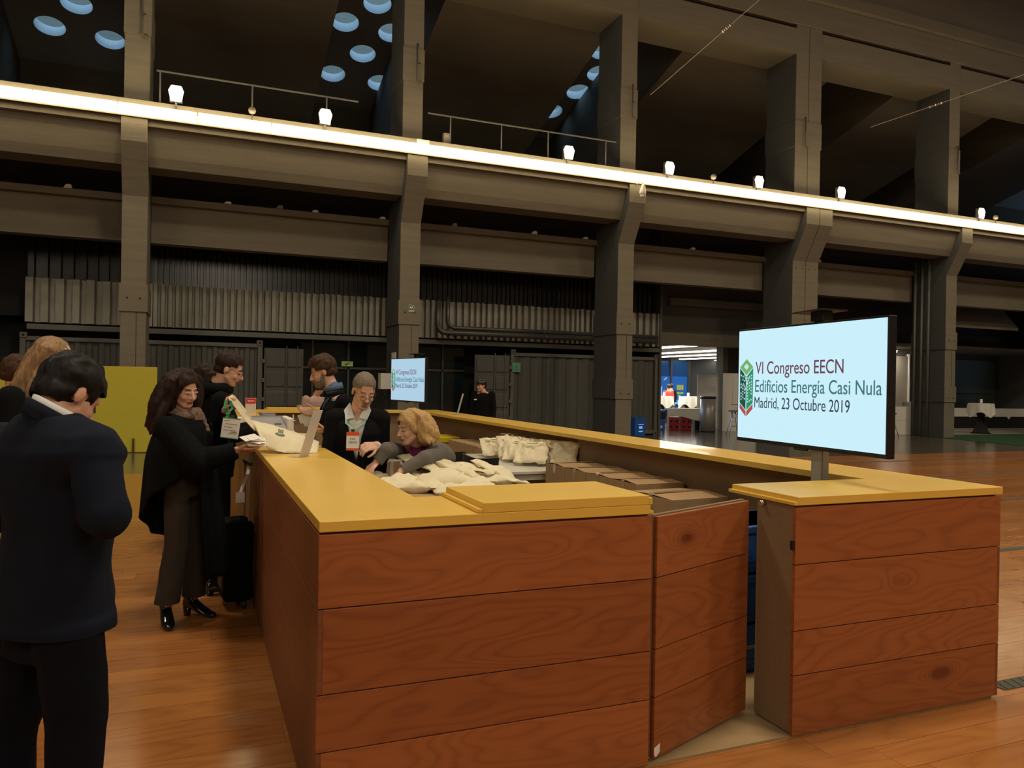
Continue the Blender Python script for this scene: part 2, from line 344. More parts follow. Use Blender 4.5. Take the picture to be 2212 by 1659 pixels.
# ---- colonnade
COLX = {0: -7.756, 1: -1.666, 2: 4.424, 3: 10.514, 4: 16.604, 5: 23.197, 6: 29.287, 7: 35.377}
HW = 0.2515
def column(k, label, dbl=False):
    x = COLX[k]; t = thing('concrete_column', label, 'column', (x, 15.7, 0), group='concrete columns along the aisle')
    xs = [(x - HW, x + HW - (0.006 if dbl else 0))] + ([(x + HW + 0.006, x + 3 * HW)] if dbl else [])
    for i, (a, b) in enumerate(xs):
        prof = [(15.7, 0), (17.0, 0), (17.0, 13.4), (15.7, 13.4), (15.7, 7.0), (15.15, 7.0), (15.15, 6.50), (15.7, 5.47)]
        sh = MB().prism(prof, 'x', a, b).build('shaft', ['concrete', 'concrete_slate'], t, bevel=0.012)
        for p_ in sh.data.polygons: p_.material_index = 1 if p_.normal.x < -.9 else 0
    a, b = xs[0][0] - 0.03, xs[-1][1] + 0.03
    for z0, z1 in ((2.98, 3.57), (1.20, 1.74)):
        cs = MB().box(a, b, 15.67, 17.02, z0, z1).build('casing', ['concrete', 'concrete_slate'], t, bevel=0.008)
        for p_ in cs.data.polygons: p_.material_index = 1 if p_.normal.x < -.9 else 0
    for bx in (x - 0.12, x + 0.13) + ((x + 0.38, x + 0.63) if dbl else ()):
        for z in (3.28, 1.36) + ((5.25,) if dbl else ()): MB().cyl((bx, 15.655 if z < 5 else 15.69, z), (bx, 15.672 if z < 5 else 15.702, z), 0.022, n=10).build('bolt', 'concrete_side', t)
    MB().box(x + 0.06, x + 0.068, 15.694, 15.7, 1.74, 2.98).build('joint_line', 'dark', t)
    hk = MB(); hx = x + 0.06
    hk.tube([(hx + .05, 15.69, 9.85), (hx, 15.60, 9.85), (hx, 15.60, 9.2), (hx, 15.60, 8.95), (hx + .10, 15.60, 8.93), (hx + .12, 15.69, 8.97)], 0.018, 8); hk.tube([(hx, 15.60, 9.4), (hx + .1, 15.69, 9.4)], 0.014, 6)
    hk.build('hook_bar', 'duct', t)
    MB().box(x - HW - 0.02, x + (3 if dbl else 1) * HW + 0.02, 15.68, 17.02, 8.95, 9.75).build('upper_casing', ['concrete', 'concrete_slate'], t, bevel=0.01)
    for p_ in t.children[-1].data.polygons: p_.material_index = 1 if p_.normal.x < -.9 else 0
    return t
column(0, 'concrete column out of sight left of the containers')
column(1, 'straight looking concrete column behind the yellow board')
column(2, 'concrete column behind the small screen, heart sign on its casing')
column(3, 'concrete column left of the blue box with the white dome camera above')
column(4, 'double width concrete column with a seam down its middle behind the big screen', True)
column(5, 'concrete column on the right beside three thin grey conduits')
column(6, 'concrete column at the far right edge')
column(7, 'concrete column beyond the right edge of the view')
# crane beam between the corbels, ledge beam and band beam behind
ks = [-1] + list(range(0, 8)); COLX[-1] = -13.846
bay_txt = {-1: 'left of all columns', 0: 'in the bay left of the first column', 1: 'in the bay above the corrugated sheets and open container door', 2: 'in the bay above the two bent ducts', 3: 'in the bay above the cafe doorway', 4: 'in the bay behind the big screen', 5: 'in the last full bay on the right', 6: 'in the bay beyond the last column'}
for k in range(-1, 7):
    a = COLX[k] + (3 if k == 4 else 1) * HW; b = COLX[k + 1] - HW
    # bowed front: profile (y,z)
    prof = [(15.62, 6.10), (16.3, 6.10), (16.3, 7.0), (15.22, 7.0), (15.22, 6.86), (15.34, 6.84), (15.42, 6.60), (15.52, 6.30)]
    tag(MB().prism(prof, 'x', a, b).build('crane_beam', 'concrete', bevel=0.01), 'concrete crane beam under the strip lights ' + bay_txt[k], 'beam', 'crane beams under the light line')
    t = thing('band_beam', 'wide concrete band beam with a ledge ' + bay_txt[k], 'beam', ((a + b) / 2, 17, 4.7), group='band beams above the containers')
    MB().box(a, b, 17.05, 17.4, 4.70, 5.60).build('web', 'concrete', t, bevel=0.01)
    MB().box(a, b, 16.90, 17.4, 5.60, 5.76).build('ledge', 'concrete', t, bevel=0.015)
    top = thing('top_beam', 'deep concrete beam high up ' + bay_txt[k], 'beam', ((a + b) / 2, 15.7, 11.77), group='top beams over the openings')
    MB().box(a, b, 15.7, 17.0, 11.77, 12.54).build('lower_band', 'concrete', top)
    MB().box(a, b, 15.85, 17.0, 12.54, 12.66).build('shadow_groove', 'gap', top)
struct(MB().box(-14, 45, 15.62, 17.0, 12.66, 16.6), 'wall_back_top', 'concrete')
struct(MB().box(-14, 45, 15.45, 15.62, 13.4, 13.75), 'trim_6', 'concrete')
# kick plate / walkway edge that carries the tubes
struct(MB().box(-14, 45, 15.12, 15.62, 7.0, 7.10), 'trim_7', 'concrete')
struct(MB().box(-14, 45, 15.5, 27, 7.10, 7.25), 'gallery_floor', 'concrete_dark')
struct(MB().box(-14, 45, 15.30, 15.36, 7.25, 7.42), 'trim_8', 'concrete')
# aisle behind: back walls, panels
struct(MB().box(-30, 60, 27, 27.3, 6.5, 16.8), 'wall_back_gallery', 'concrete_dark')
struct(MB().box(-30, 13.45, 19.6, 19.8, 0, 7.1), 'wall_back', 'dark')
struct(MB().box(-14, 13.45, 17.4, 19.6, 6.95, 7.1), 'ceiling_aisle', 'concrete_dark')
struct(MB().box(-14, 40, 19.0, 19.15, 5.2, 7.1), 'wall_back_mid', 'concrete_side')
# corrugated sheets
def corr(name, x0, x1, y, z0, z1, pitch, depth, mat, label, jag=0.0, group=None):
    mb = MB(); x = x0; i = 0; t = 0.004; zt = z1
    pr = []
    while x < x1:
        p = pitch * (0.85 + 0.3 * random.random())
        pr += [(x, 0), (x + p * 0.48, 0), (x + p * 0.56, depth), (x + p * 0.94, depth)]; x += p
    pr = [(min(a, x1 - .002), d) for a, d in pr]; pr.append((x1 - .001, 0))
    vs = []; fs = []
    for k, (xx, d) in enumerate(pr):
        zt = z1 + (random.uniform(-jag, jag) if k % 4 == 0 else 0) if jag else z1
        vs += [(xx, y + d, z0), (xx, y + d, zt)]
    for k in range(len(pr) - 1): fs.append((2 * k, 2 * k + 2, 2 * k + 3, 2 * k + 1))
    mb.add(vs, fs); o = mb.build(name, mat); so = o.modifiers.new('s', 'SOLIDIFY'); so.thickness = t
    return tag(o, label, 'metal sheet', group)
G_ = 'corrugated sheets above the containers'
for (a, b, pit, txt, seg) in ((-4.15, -1.4, 0.34, 'left of the first column', 0), (-1.4, 4.68, 0.17, 'between the first two columns', 1), (4.68, 10.76, 0.19, 'behind the two bent ducts', 2), (10.77, 13.42, 0.24, 'right of the dome camera column', 3)):
    corr('corrugated_sheet', a, b, 18.45, 2.84, 3.90, pit, 0.13, 'corr', 'pale corrugated steel sheet ' + txt, 0.02, G_)
    corr('dark_sheet', a, b, 18.72, 3.80, 4.95, pit * 0.8, 0.09, 'corr_dark', 'black glossy corrugated sheet ' + txt, 0, G_)
struct(MB().box(-14, 13.4, 18.90, 18.95, 3.0, 5.4), 'wall_back_lining', 'dark')
# containers
def ribs(mb, x0, x1, y, z0, z1, pitch, depth):
    x = x0; vs = []; fs = []
    while x < x1 - 1e-6:
        p = min(pitch, x1 - x)
        for q, d in ((0, 0), (0.36, 0), (0.5, depth), (0.86, depth)): vs += [(x + p * q, y + d, z0), (x + p * q, y + d, z1)]
        x += p
    vs += [(x1, y, z0), (x1, y, z1)]
    for k in range(len(vs) // 2 - 1): fs.append((2 * k, 2 * k + 2, 2 * k + 3, 2 * k + 1))
    mb.add(vs, fs); return mb
def container(x0, x1, label, pitch, mirror=False):
    t = thing('shipping_container', label, 'container', ((x0 + x1) / 2, 18.5, 0), group='grey containers along the aisle')
    ribs(MB(), x0 + 0.1, x1 - 0.1, 18.52, 0.16, 2.40, pitch, 0.035).build('side_wall', 'container', t)
    fr = MB().box(x0, x1, 18.47, 18.56, 2.40, 2.50).box(x0, x1, 18.47, 18.56, 0.04, 0.16)
    fr.build('rail', 'container_edge', t, bevel=0.008)
    for a in (x0, x1 - 0.12): MB().box(a, a + 0.12, 18.46, 18.58, 0.0, 2.58).build('corner_post', 'container_edge', t, bevel=0.008)
    for a in (x0, x1 - 0.15):
        for z in (2.46, 0.0):
            c = MB().box(a, a + 0.15, 18.44, 18.6, z, z + 0.13).build('corner_casting', 'container_edge', t, bevel=0.006)
            MB().cyl((a + 0.075, 18.435, z + 0.065), (a + 0.075, 18.442, z + 0.065), 0.028, n=12).build('lock_hole', 'dark', c)
    MB().box(x0 + 0.02, x1 - 0.02, 18.6, 19.55, 0.05, 2.5).build('body', 'container', t)
    return t
c1 = container(-4.25, 1.22, 'long grey ribbed container behind the yellow board', 0.26)
c2 = container(8.27, 13.42, 'grey ribbed container right of the guard, green sign on it', 0.40)
def cdoor(x0, x1, label, par_side):
    t = thing('container_door', label, 'door', (x0, 18.4, 0), group='open container doors')
    d = MB().box(x0, x1, 18.42, 18.47, 0.15, 2.40)
    xm = x0 + (x1 - x0) * 0.56
    for a, b in ((x0 + .05, xm - .04), (xm + .04, x1 - .05)):
        for z0, z1 in ((0.25, .78), (.84, 1.30), (1.36, 1.82), (1.88, 2.34)):
            d.prism([(18.42, z0), (18.395, z0 + .04), (18.395, z1 - .07), (18.42, z1 - .03)], 'x', a, b)
    d.build('door_leaf', 'container', t, bevel=0.006)
    for xb in (xm, x1 - 0.16):
        MB().cyl((xb, 18.375, 0.12), (xb, 18.375, 2.46), 0.014, n=8).build('lock_rod', 'container_edge', t)
    for z in (.5, 1.0, 1.5, 2.0): MB().box(*((x0 - .06, x0 + .02) if par_side == 0 else (x1 - .02, x1 + .08)), 18.38, 18.47, z, z + .1).build('hinge', 'container_edge', t, bevel=0.005)
cdoor(1.26, 2.26, 'ribbed grey container door left of the bearded man', 0)
cdoor(7.12, 8.22, 'ribbed grey container door behind the guard', 1)
# steel rail over the containers, two bent ducts
struct(MB().box(-4.1, 13.4, 18.38, 18.5, 2.66, 2.79), 'trim_9', 'container_edge', bevel=0.01)
for (y, x, zt, z, r, xe, lab) in ((18.05, 5.86, 3.86, 2.98, 0.075, 13.1, 'lower of the two bent grey ducts over the containers'), (18.2, 6.20, 4.0, 3.13, 0.06, 13.2, 'upper of the two bent grey ducts over the containers')):
    t = thing('bent_duct', lab, 'pipe', (x, y, z), group='bent ducts above the dark opening')
    pts = [(x, y, zt)] + [(x + 0.22 * (1 - math.cos(a)), y, z + 0.22 * (1 - math.sin(a))) for a in [i * PI / 12 for i in range(7)]] + [(xe, y, z)]
    MB().tube(pts, r, 12).build('pipe', 'duct', t)
    for xx in (7.3, 9.2, 11.6): MB().cyl((xx, y, z), (xx + 0.05, y, z), r + 0.012, n=12).box(xx, xx + .04, y, 18.4, z - .015, z + .015).build('clamp', 'duct', t)
# dark room with glazing between the containers
struct(MB().box(2.3, 7.1, 19.4, 19.5, 0, 2.7), 'window_1', 'glass_dark')
mb = MB()
for x in (2.6, 3.6, 5.2, 6.4): mb.box(x, x + .05, 19.33, 19.4, 0, 2.7)
mb.box(2.3, 7.1, 19.33, 19.4, 1.9, 1.96); struct(mb, 'trim_10', 'duct')

# ---- roof of the aisle: sloping slabs, strips with round skylights
SL = 0.30
def zpl(a, y): return a - SL * (y - 17)
holes = [(-3.93, 24.09), (-4.80, 25.26), (-3.13, 25.44), (3.94, 22.75), (3.96, 25.28), (4.78, 24.03), (5.68, 25.35), (4.77, 21.71), (5.50, 22.83), (13.12, 24.0), (14.1, 25.35), (12.63, 25.34), (12.95, 21.75), (13.4, 22.85), (22.6, 24.1), (21.8, 22.8), (31.2, 24.0), (32.0, 22.8), (32.9, 21.7), (31.9, 25.2)]
cu = bpy.data.curves.new('roof', 'CURVE'); cu.dimensions = '2D'; cu.fill_mode = 'BOTH'; cu.extrude = 0.17
def poly(pts):
    s = cu.splines.new('POLY'); s.points.add(len(pts) - 1)
    for i, p in enumerate(pts): s.points[i].co = (p[0], p[1], 0, 1)
    s.use_cyclic_u = True
k_s = math.sqrt(1 + SL * SL)
poly([(-16, 0), (46, 0), (46, 10 * k_s), (-16, 10 * k_s)])
for hx, hy in holes: poly([(hx + 0.44 * math.cos(a * PI / 20), (hy - 17) * k_s + 0.44 * math.sin(a * PI / 20)) for a in range(40)])
ro = bpy.data.objects.new('roof', cu); C.objects.link(ro); bpy.context.view_layer.update()
me = bpy.data.meshes.new_from_object(ro.evaluated_get(bpy.context.evaluated_depsgraph_get())); bpy.data.objects.remove(ro)
me.transform(Matrix.Translation((0, 17, 15.0 + 0.17)) @ Matrix.Rotation(-math.atan(SL), 4, 'X')); me.materials.clear(); me.materials.append(M['skylight_slab'] if 'skylight_slab' in M else plain('skylight_slab', (0.30, 0.29, 0.27), 0.9))
o = bpy.data.objects.new('ceiling_skylight', me); C.objects.link(o); o['kind'] = 'structure'
for k, (a, b) in enumerate(((-14, -5.9), (-2.05, 2.97), (5.68, 10.66), (13.33, 19.1), (22.15, 27.2), (29.9, 34.4))):
    struct(MB().prism([(17, zpl(12, 17)), (27, zpl(12, 27)), (27, zpl(14.9, 27)), (17, zpl(14.9, 17))], 'x', a, b), 'ceiling_panel_%d' % (k + 1), 'concrete_dark')
# doorway bay and cafe beyond (right of the containers)
struct(MB().box(13.45, 20.5, 18.9, 19.1, 2.95, 7.1), 'wall_bulkhead', 'concrete_side')
struct(MB().box(13.42, 13.5, 18.4, 19.8, 0, 7.1), 'wall_container_end', 'container')
struct(MB().box(13.4, 60, 19.1, 52, 3.3, 3.4), 'ceiling_cafe', 'concrete_dark')
struct(MB().box(13.4, 60, 52, 52.2, 0, 3.4), 'wall_cafe_back', 'panel_grey')

struct(MB().box(14.0, 20.4, 18.7, 18.9, 4.25, 4.5), 'trim_15', 'concrete_dark'); struct(MB().box(13.5, 20.4, 18.75, 18.9, 2.95, 3.35), 'trim_16', 'concrete_dark')
# ================================================================ THE COUNTER
ZP = [(0.014, 0.284, 4), (0.288, 0.487, 3), (0.491, 0.789, 2), (0.793, 1.052, 1)]
def front_planks(mb, x0, x1, y=0.0, corner=None):
    """boards facing -Y; at a mitred corner every other board stops short"""
    for z0, z1, k in ZP:
        mb.cur_pid = k + 10 * round(x0, 1); a, b = x0, x1
        if corner == 'L' and k in (2, 4): a += 0.018
        if corner == 'R' and k in (2, 4): b -= 0.018
        mb.box(a, b, y, y + 0.02, z0, z1, 'x')
def side_planks(mb, x0, x1, y0, y1, short=(1, 3)):
    for z0, z1, k in ZP:
        mb.cur_pid = k + 33; a = y0 + (0.020 if k in short else 0.0)
        mb.box(x0, x1, a, y1, z0, z1, 'y')
ct = thing('reception_counter', 'long reddish wooden counter body with four wide boards, nearest corner at the bottom centre', 'counter', (0.3, 0.3, 0), group='counter sections')
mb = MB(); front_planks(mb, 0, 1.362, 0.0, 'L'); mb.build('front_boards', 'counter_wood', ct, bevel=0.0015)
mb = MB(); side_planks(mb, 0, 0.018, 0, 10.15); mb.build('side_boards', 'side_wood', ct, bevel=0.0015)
MB().box(0.012, 1.35, 0.02, 0.26, 0.02, 1.058).box(0.018, 0.26, 0.26, 10.14, 0.02, 1.058).build('carcass', 'mdf', ct)
MB().box(0.02, 1.35, 0.01, 0.24, 0.012, 0.02).box(0.03, 0.25, 0.2, 10.1, 0.012, 0.02).build('plinth', 'gap', ct)
ct2 = thing('reception_counter', 'right hand section of the wooden counter under the big screen', 'counter', (3.3, 0.3, 0), group='counter sections')
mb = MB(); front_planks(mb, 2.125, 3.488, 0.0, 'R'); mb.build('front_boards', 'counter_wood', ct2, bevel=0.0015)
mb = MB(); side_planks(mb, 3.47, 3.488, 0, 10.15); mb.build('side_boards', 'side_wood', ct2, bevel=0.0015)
MB().box(2.127, 3.47, 0.02, 0.262, 0.02, 1.058).box(3.235, 3.47, 0.26, 10.14, 0.02, 1.058).build('carcass', 'mdf', ct2)
MB().box(2.14, 3.46, 0.01, 0.24, 0.012, 0.02).build('plinth', 'gap', ct2)
MB().box(2.112, 2.127, 0.005, 0.020, 0.86, 0.90).build('hinge_plate', 'black', ct2)
MB().cyl((2.10, 0.21, 1.045), (2.125, 0.21, 1.045), 0.012, n=10).build('magnet_catch', 'chrome', ct2)
ct3 = thing('reception_counter', 'far cross section of the wooden counter below the small screen', 'counter', (1.75, 9.95, 0), group='counter sections')
MB().box(0.26, 3.235, 9.86, 10.14, 0.02, 1.058).build('carcass', 'mdf', ct3)
def slab(mb, x0, x1, y0, y1, z0=1.061, z1=1.10, xs=None):
    mb.box(x0, x1, y0, y1, z0, z1)
wt = thing('worktop', 'bright yellow L shaped worktop along the left and near edges', 'worktop', (0.2, 0.2, 1.061), group='yellow worktops')
MB().prism([(0, 0), (1.352, 0), (1.352, 0.47), (0.47, 0.47), (0.47, 10.2), (0, 10.2)], 'z', 1.061, 1.10).build('slab', 'yellow', wt, bevel=0.003)
MB().box(1.352, 1.368, 0, 0.47, 1.061, 1.075).build('tongue', 'yellow', wt, bevel=0.003)
wt2 = thing('worktop', 'bright yellow worktop on the right, under the big screen', 'worktop', (3.3, 0.2, 1.061), group='yellow worktops')
MB().prism([(2.138, 0), (3.504, 0), (3.504, 10.2), (3.04, 10.2), (3.04, 0.47), (2.138, 0.47)], 'z', 1.061, 1.10).build('slab', 'yellow', wt2, bevel=0.003)
MB().box(2.116, 2.138, 0, 0.47, 1.061, 1.078).build('tongue', 'yellow', wt2, bevel=0.003)
wt3 = thing('worktop', 'far yellow worktop joining the two long sides', 'worktop', (1.75, 9.95, 1.061), group='yellow worktops')
MB().box(0.47, 3.04, 9.75, 10.2, 1.061, 1.10).build('slab', 'yellow', wt3, bevel=0.003)
fl = thing('counter_flap', 'loose yellow flap board lying on the near worktop', 'flap', (1.0, 0.24, 1.1005), group='loose yellow flaps')
MB().box(0.609, 1.345, 0.0, 0.47, 1.1005, 1.140).build('board', 'yellow', fl, bevel=0.003)
MB().box(0.589, 0.609, 0.0, 0.47, 1.1005, 1.117).build('tongue', 'yellow', fl, bevel=0.003); MB().box(1.345, 1.362, 0, 0.47, 1.1005, 1.130).build('tongue', 'yellow', fl, bevel=0.003)
fl2 = thing('counter_flap', 'loose yellow flap board lying on the far worktop', 'flap', (1.0, 9.97, 1.1005), group='loose yellow flaps')
MB().box(0.645, 1.60, 9.76, 10.19, 1.1005, 1.140).build('board', 'yellow', fl2, bevel=0.003)
MB().box(0.625, 0.645, 9.76, 10.19, 1.1005, 1.118).build('tongue', 'yellow', fl2, bevel=0.003); MB().box(1.60, 1.62, 9.76, 10.19, 1.1005, 1.118).build('tongue', 'yellow', fl2, bevel=0.003)
# half-open gate
ga = math.atan2(0.27, 0.70)
gt = thing('counter_gate', 'half open wooden gate swung inwards between the two counter sections', 'gate', (1.385, 0.012, 0.0), rz=ga)
mb = MB()
for z0, z1, k in [(0.03, 0.284, 4)] + ZP[1:3] + [(0.793, 1.046, 1)]: mb.cur_pid = k + 70; mb.box(0.006, 0.75, -0.008, 0.012, z0, z1, 'x')
mb.build('front_boards', 'counter_wood', gt, bevel=0.0015, world=False)
MB().box(0.0, 0.742, 0.014, 0.034, 0.03, 1.052).build('backing', 'mdf', gt, bevel=0.001, world=False)
MB().prism([(0.008, 0.045), (0.02, 0.035), (0.045, 0.05), (0.048, 0.085), (0.006, 0.075)], 'y', -0.0095, -0.008).build('sticker', 'paper', gt, world=False)
# pen floor
tag(MB().box(0.02, 3.46, 0.012, 10.13, 0.0, 0.012).build('floor_mat', 'pen_floor' if 'pen_floor' in M else plain('pen_floor', (0.34, 0.23, 0.11), 0.6)), 'pale brown floor board inside the counter pen, seen at the gate', 'floor board')

# ================================================================ SCREENS
def screen(name, label, P_left_top, P_right_top, P_right_bot, glow, pole_xy, pole_z0, camx):
    """P_* are world corners of the lit area; local x runs left to right along the screen"""
    A = Vector(P_left_top); B = Vector(P_right_top); D = Vector(P_right_bot)
    W_ = math.hypot(B.x - A.x, B.y - A.y); H_ = B.z - D.z; ang = math.atan2(B.y - A.y, B.x - A.x)
    t = thing(name, label, 'screen', (A.x, A.y, 0), rz=ang, group='conference screens on poles')
    z1 = B.z; z0 = D.z; kw = dict(world=False)
    b = 0.012
    MB().box(-b, W_ + b, 0.002, 0.05, z0 - 0.024, z1 + b).build('housing', 'black', t, bevel=0.004, **kw)
    MB().box(0.25, W_ - 0.25, 0.05, 0.085, z0 + 0.06, z1 - 0.06).build('back_cover', 'black_plastic', t, bevel=0.01, **kw)
    p = MB().box(0, W_, -0.001, 0.002, z0, z1).build('panel', glow, t, **kw)
    MB().box(W_ * 0.44, W_ * 0.53, 0.0, 0.02, z0 - 0.036, z0 - 0.024).build('logo_tab', 'black', t, bevel=0.004, **kw)
    # lettering and emblem, metres on the panel
    s = W_ / 1.232
    def T(body, x, y, size, mat, sx, bd=.004): text('lettering', body, size * s, mat, p, Matrix.Translation((x * s, -0.0015, z0 + y * s)) @ Matrix.Rotation(PI / 2, 4, 'X'), 0.0003, sx=sx, bold=bd)
    T('VI Congreso EECN', 0.178, 0.404, 0.108, 't_maroon', 0.90)
    T('Edificios Energía Casi Nula', 0.170, 0.292, 0.108, 't_green', 0.895)
    T('Madrid, 23 Octubre 2019', 0.166, 0.195, 0.096, 't_navy', 0.83, 0.0)
    def flat(pts, mat, nm='emblem', dy=0.0):
        MB().prism([(x * s, z0 + y * s) for x, y in pts], 'y', -0.0022 - dy, -0.001 - dy).build(nm, mat, p, world=False)
    cx = 0.085; wv = 0.068
    flat([(cx, 0.498), (cx + wv, 0.447), (cx, 0.396), (cx - wv, 0.447)], 'l_light')
    flat([(cx, 0.470), (cx + .028, 0.449), (cx, 0.428), (cx - .028, 0.449)], 'l_pale' if 'l_pale' in M else 't_pale', dy=0.0008)
    flat([(cx - wv, 0.440), (cx - 0.004, 0.388), (cx - 0.004, 0.175), (cx - wv, 0.222)], 'l_dark')
    flat([(cx + wv, 0.440), (cx + 0.004, 0.388), (cx + 0.004, 0.175), (cx + wv, 0.222)], 'l_mid')
    flat([(cx - wv, 0.215), (cx - .004, 0.168), (cx - .004, 0.135), (cx - wv, 0.185)], 'l_red')
    flat([(cx + wv, 0.215), (cx + .004, 0.168), (cx + .004, 0.135), (cx + wv, 0.185)], 'l_red')
    wm = MB(); rnd = random.Random(3)
    for sgn in (-1, 1):
        for i in range(3):
            for j in range(9):
                if rnd.random() < 0.38: continue
                xx = cx + sgn * (0.017 + 0.018 * i); yy = 0.222 + 0.019 * j + 0.010 * (1 if sgn < 0 else 1) * i * 0.75
                wm.box((xx - 0.0045) * s, (xx + 0.0045) * s, -0.0032, -0.0022, z0 + yy * s, z0 + (yy + 0.010) * s)
    wm.build('emblem_windows', 't_pale', p, world=False)
    br = MB()
    for a_, b_ in (((cx, .18), (cx, .40)), ((cx, .30), (cx - .03, .345)), ((cx, .33), (cx + .035, .385)), ((cx, .36), (cx - .02, .40))):
        dx = 0.0035; br.prism([((a_[0] - dx) * s, z0 + a_[1] * s), ((a_[0] + dx) * s, z0 + a_[1] * s), ((b_[0] + dx * .6) * s, z0 + b_[1] * s), ((b_[0] - dx * .6) * s, z0 + b_[1] * s)], 'y', -0.0036, -0.0022)
    br.build('emblem_tree', 't_pale', p, world=False)
    # stand: pole behind, top plate, foot
    px, py = pole_xy
    st = thing('screen_stand', 'grey pole stand carrying the ' + label.split(' conference')[0] + ' conference screen', 'stand', (px, py, pole_z0), rz=ang, group='screen stands')
    MB().box(-0.042, 0.042, -0.025, 0.025, 0.0, z1 - pole_z0 + 0.02).build('pole', 'steel', st, bevel=0.004, **kw)
    MB().box(0.0435, 0.05, -0.02, 0.02, 0.0, z1 - pole_z0 - 0.1).build('cable_channel', 'shade', st, **kw)
    MB().box(-0.20, 0.20, -0.14, 0.14, 0.0, 0.012).build('foot', 'black', st, bevel=0.003, **kw)
    MB().box(-0.05, 0.05, -0.04, 0.03, z1 - pole_z0 + 0.02, z1 - pole_z0 + 0.075).build('head', 'black', st, bevel=0.004, **kw)
    MB().prism([(-0.17, z1 - pole_z0 + 0.072), (0.10, z1 - pole_z0 + 0.075), (0.10, z1 - pole_z0 + 0.083), (-0.17, z1 - pole_z0 + 0.077)], 'y', -0.09, 0.09).build('camera_shelf', 'black_plastic', st, **kw)
    return t
screen('wall_screen', 'big bright conference screen on a pole above the right counter', (2.846, 1.313, 1.96), (2.753, 0.079, 1.955), (2.753, 0.079, 1.275), 'screen_glow', (2.862, 0.62), 0.012, 0)
screen('wall_screen', 'small bright conference screen on a pole at the far end of the pen', (2.732, 10.384, 1.97), (2.956, 9.08, 1.965), (2.956, 9.08, 1.271), 'screen_glow_dim', (2.965, 9.58), 0.012, 0)

# ================================================================ LIGHTS ALONG THE AISLE
tube0 = None
TS = 1.517
ORD = ['leftmost, cut by the left edge of the view'] + [w_ + ' from the left' for w_ in 'second third fourth fifth sixth seventh eighth ninth tenth eleventh twelfth thirteenth fourteenth fifteenth sixteenth seventeenth eighteenth nineteenth twentieth'.split()] + ['last but one at the right edge of the view', 'last one, cut by the right edge of the view']
for i in range(0, 22):
    xa = -5.005 + i * TS
    if tube0 is None:
        t = thing('light_tube', 'x', 'light', (xa + TS / 2, 15.08, 7.135))
        MB().cyl((xa + 0.02, 15.08, 7.135), (xa + TS - 0.02, 15.08, 7.135), 0.112, n=14).build('tube', 'tube_glow', t)
        MB().cyl((xa + 0.0, 15.08, 7.135), (xa + 0.025, 15.08, 7.135), 0.03, n=10).cyl((xa + TS - 0.025, 15.08, 7.135), (xa + TS, 15.08, 7.135), 0.03, n=10).build('end_cap', 'white', t)
        tube0 = t
    else: t = dup(tube0, (xa + TS / 2, 15.08, 7.135))
    t['group'] = 'warm light tubes in one long line'
    t['label'] = 'glowing warm light tube, ' + ORD[i]
fl0 = None
FL = [(-0.88, 7.615, 'floodlight glowing furthest left, above the second stretch of the light line'), (2.244, 7.59, 'glowing floodlight left of the heart sign column'), (8.447, 7.581, 'glowing floodlight at the foot of the railing, left of the dome camera'), (11.526, 7.554, 'glowing floodlight just right of the dome camera column'), (14.588, 7.531, 'glowing floodlight left of the double column'), (17.712, 7.57, 'glowing floodlight right of the double column'), (23.878, 7.558, 'glowing floodlight furthest right')]
for i, (x, z, lab) in enumerate(FL):
    if fl0 is None:
        t = thing('floodlight', lab, 'floodlight', (x, 15.25, z))
        vs = []; b_ = MB()
        b_.prism([(x - .10, z - .16), (x + .10, z - .16), (x + .15, z + .06), (x + .09, z + .17), (x - .09, z + .17), (x - .15, z + .06)], 'y', 15.16, 15.18).build('lens', 'flood_glow', t)
        MB().box(x - .13, x + .13, 15.18, 15.30, z - .16, z + .17).build('housing', 'duct', t, bevel=0.01)
        MB().box(x - .02, x + .02, 15.24, 15.28, 7.10, z - .15).build('bracket', 'duct', t)
        fl0 = t
    else: t = dup(fl0, (x, 15.25, z), label=lab)
    t['group'] = 'floodlights above the light line'
# railings on the gallery
def railing(x0, x1, zt, label, posts):
    t = thing('railing', label, 'railing', (x0, 15.4, 7.25), group='gallery railings')
    MB().cyl((x0, 15.4, zt), (x1, 15.4, zt), 0.022, n=8).build('top_rail', 'container_edge', t)
    for p in posts: MB().cyl((p, 15.4, 7.25), (p, 15.4, zt), 0.018, n=8).build('post', 'container_edge', t)
railing(-1.27, 3.03, 8.13, 'thin gallery railing left of the heart sign column', (-1.2, 0.67, 2.3))
railing(4.72, 9.96, 8.12, 'thin gallery railing above the middle of the light line', (5.3, 6.65, 7.95, 9.65))
def small(name, label, cat, parts, loc, group=None, rz=0):
    t = thing(name, label, cat, loc, rz, group)
    for nm, mt, mb, bv in parts: mb.build(nm, mt, t, bevel=bv)
    return t
bx = lambda *a: MB().box(*a)
small('sensor_box', 'white wireless box above the light line on the heart sign column', 'device', [('case', 'white', bx(4.30, 4.50, 15.62, 15.68, 7.28, 7.47), 0.01), ('led', 't_navy', bx(4.40, 4.415, 15.61, 15.62, 7.33, 7.345), 0)], (4.4, 15.65, 7.28))
small('sensor_box', 'white plate just under the wireless box, touching the light line', 'device', [('case', 'white', bx(4.38, 4.68, 15.08, 15.12, 7.20, 7.36), 0.005)], (4.5, 15.1, 7.2))
small('sensor_box', 'small white box with a green light on the double column', 'device', [('case', 'white', bx(16.95, 17.12, 15.62, 15.68, 7.30, 7.48), 0.01), ('led', 'l_mid', bx(17.02, 17.05, 15.61, 15.62, 7.38, 7.41), 0)], (17.0, 15.65, 7.3))
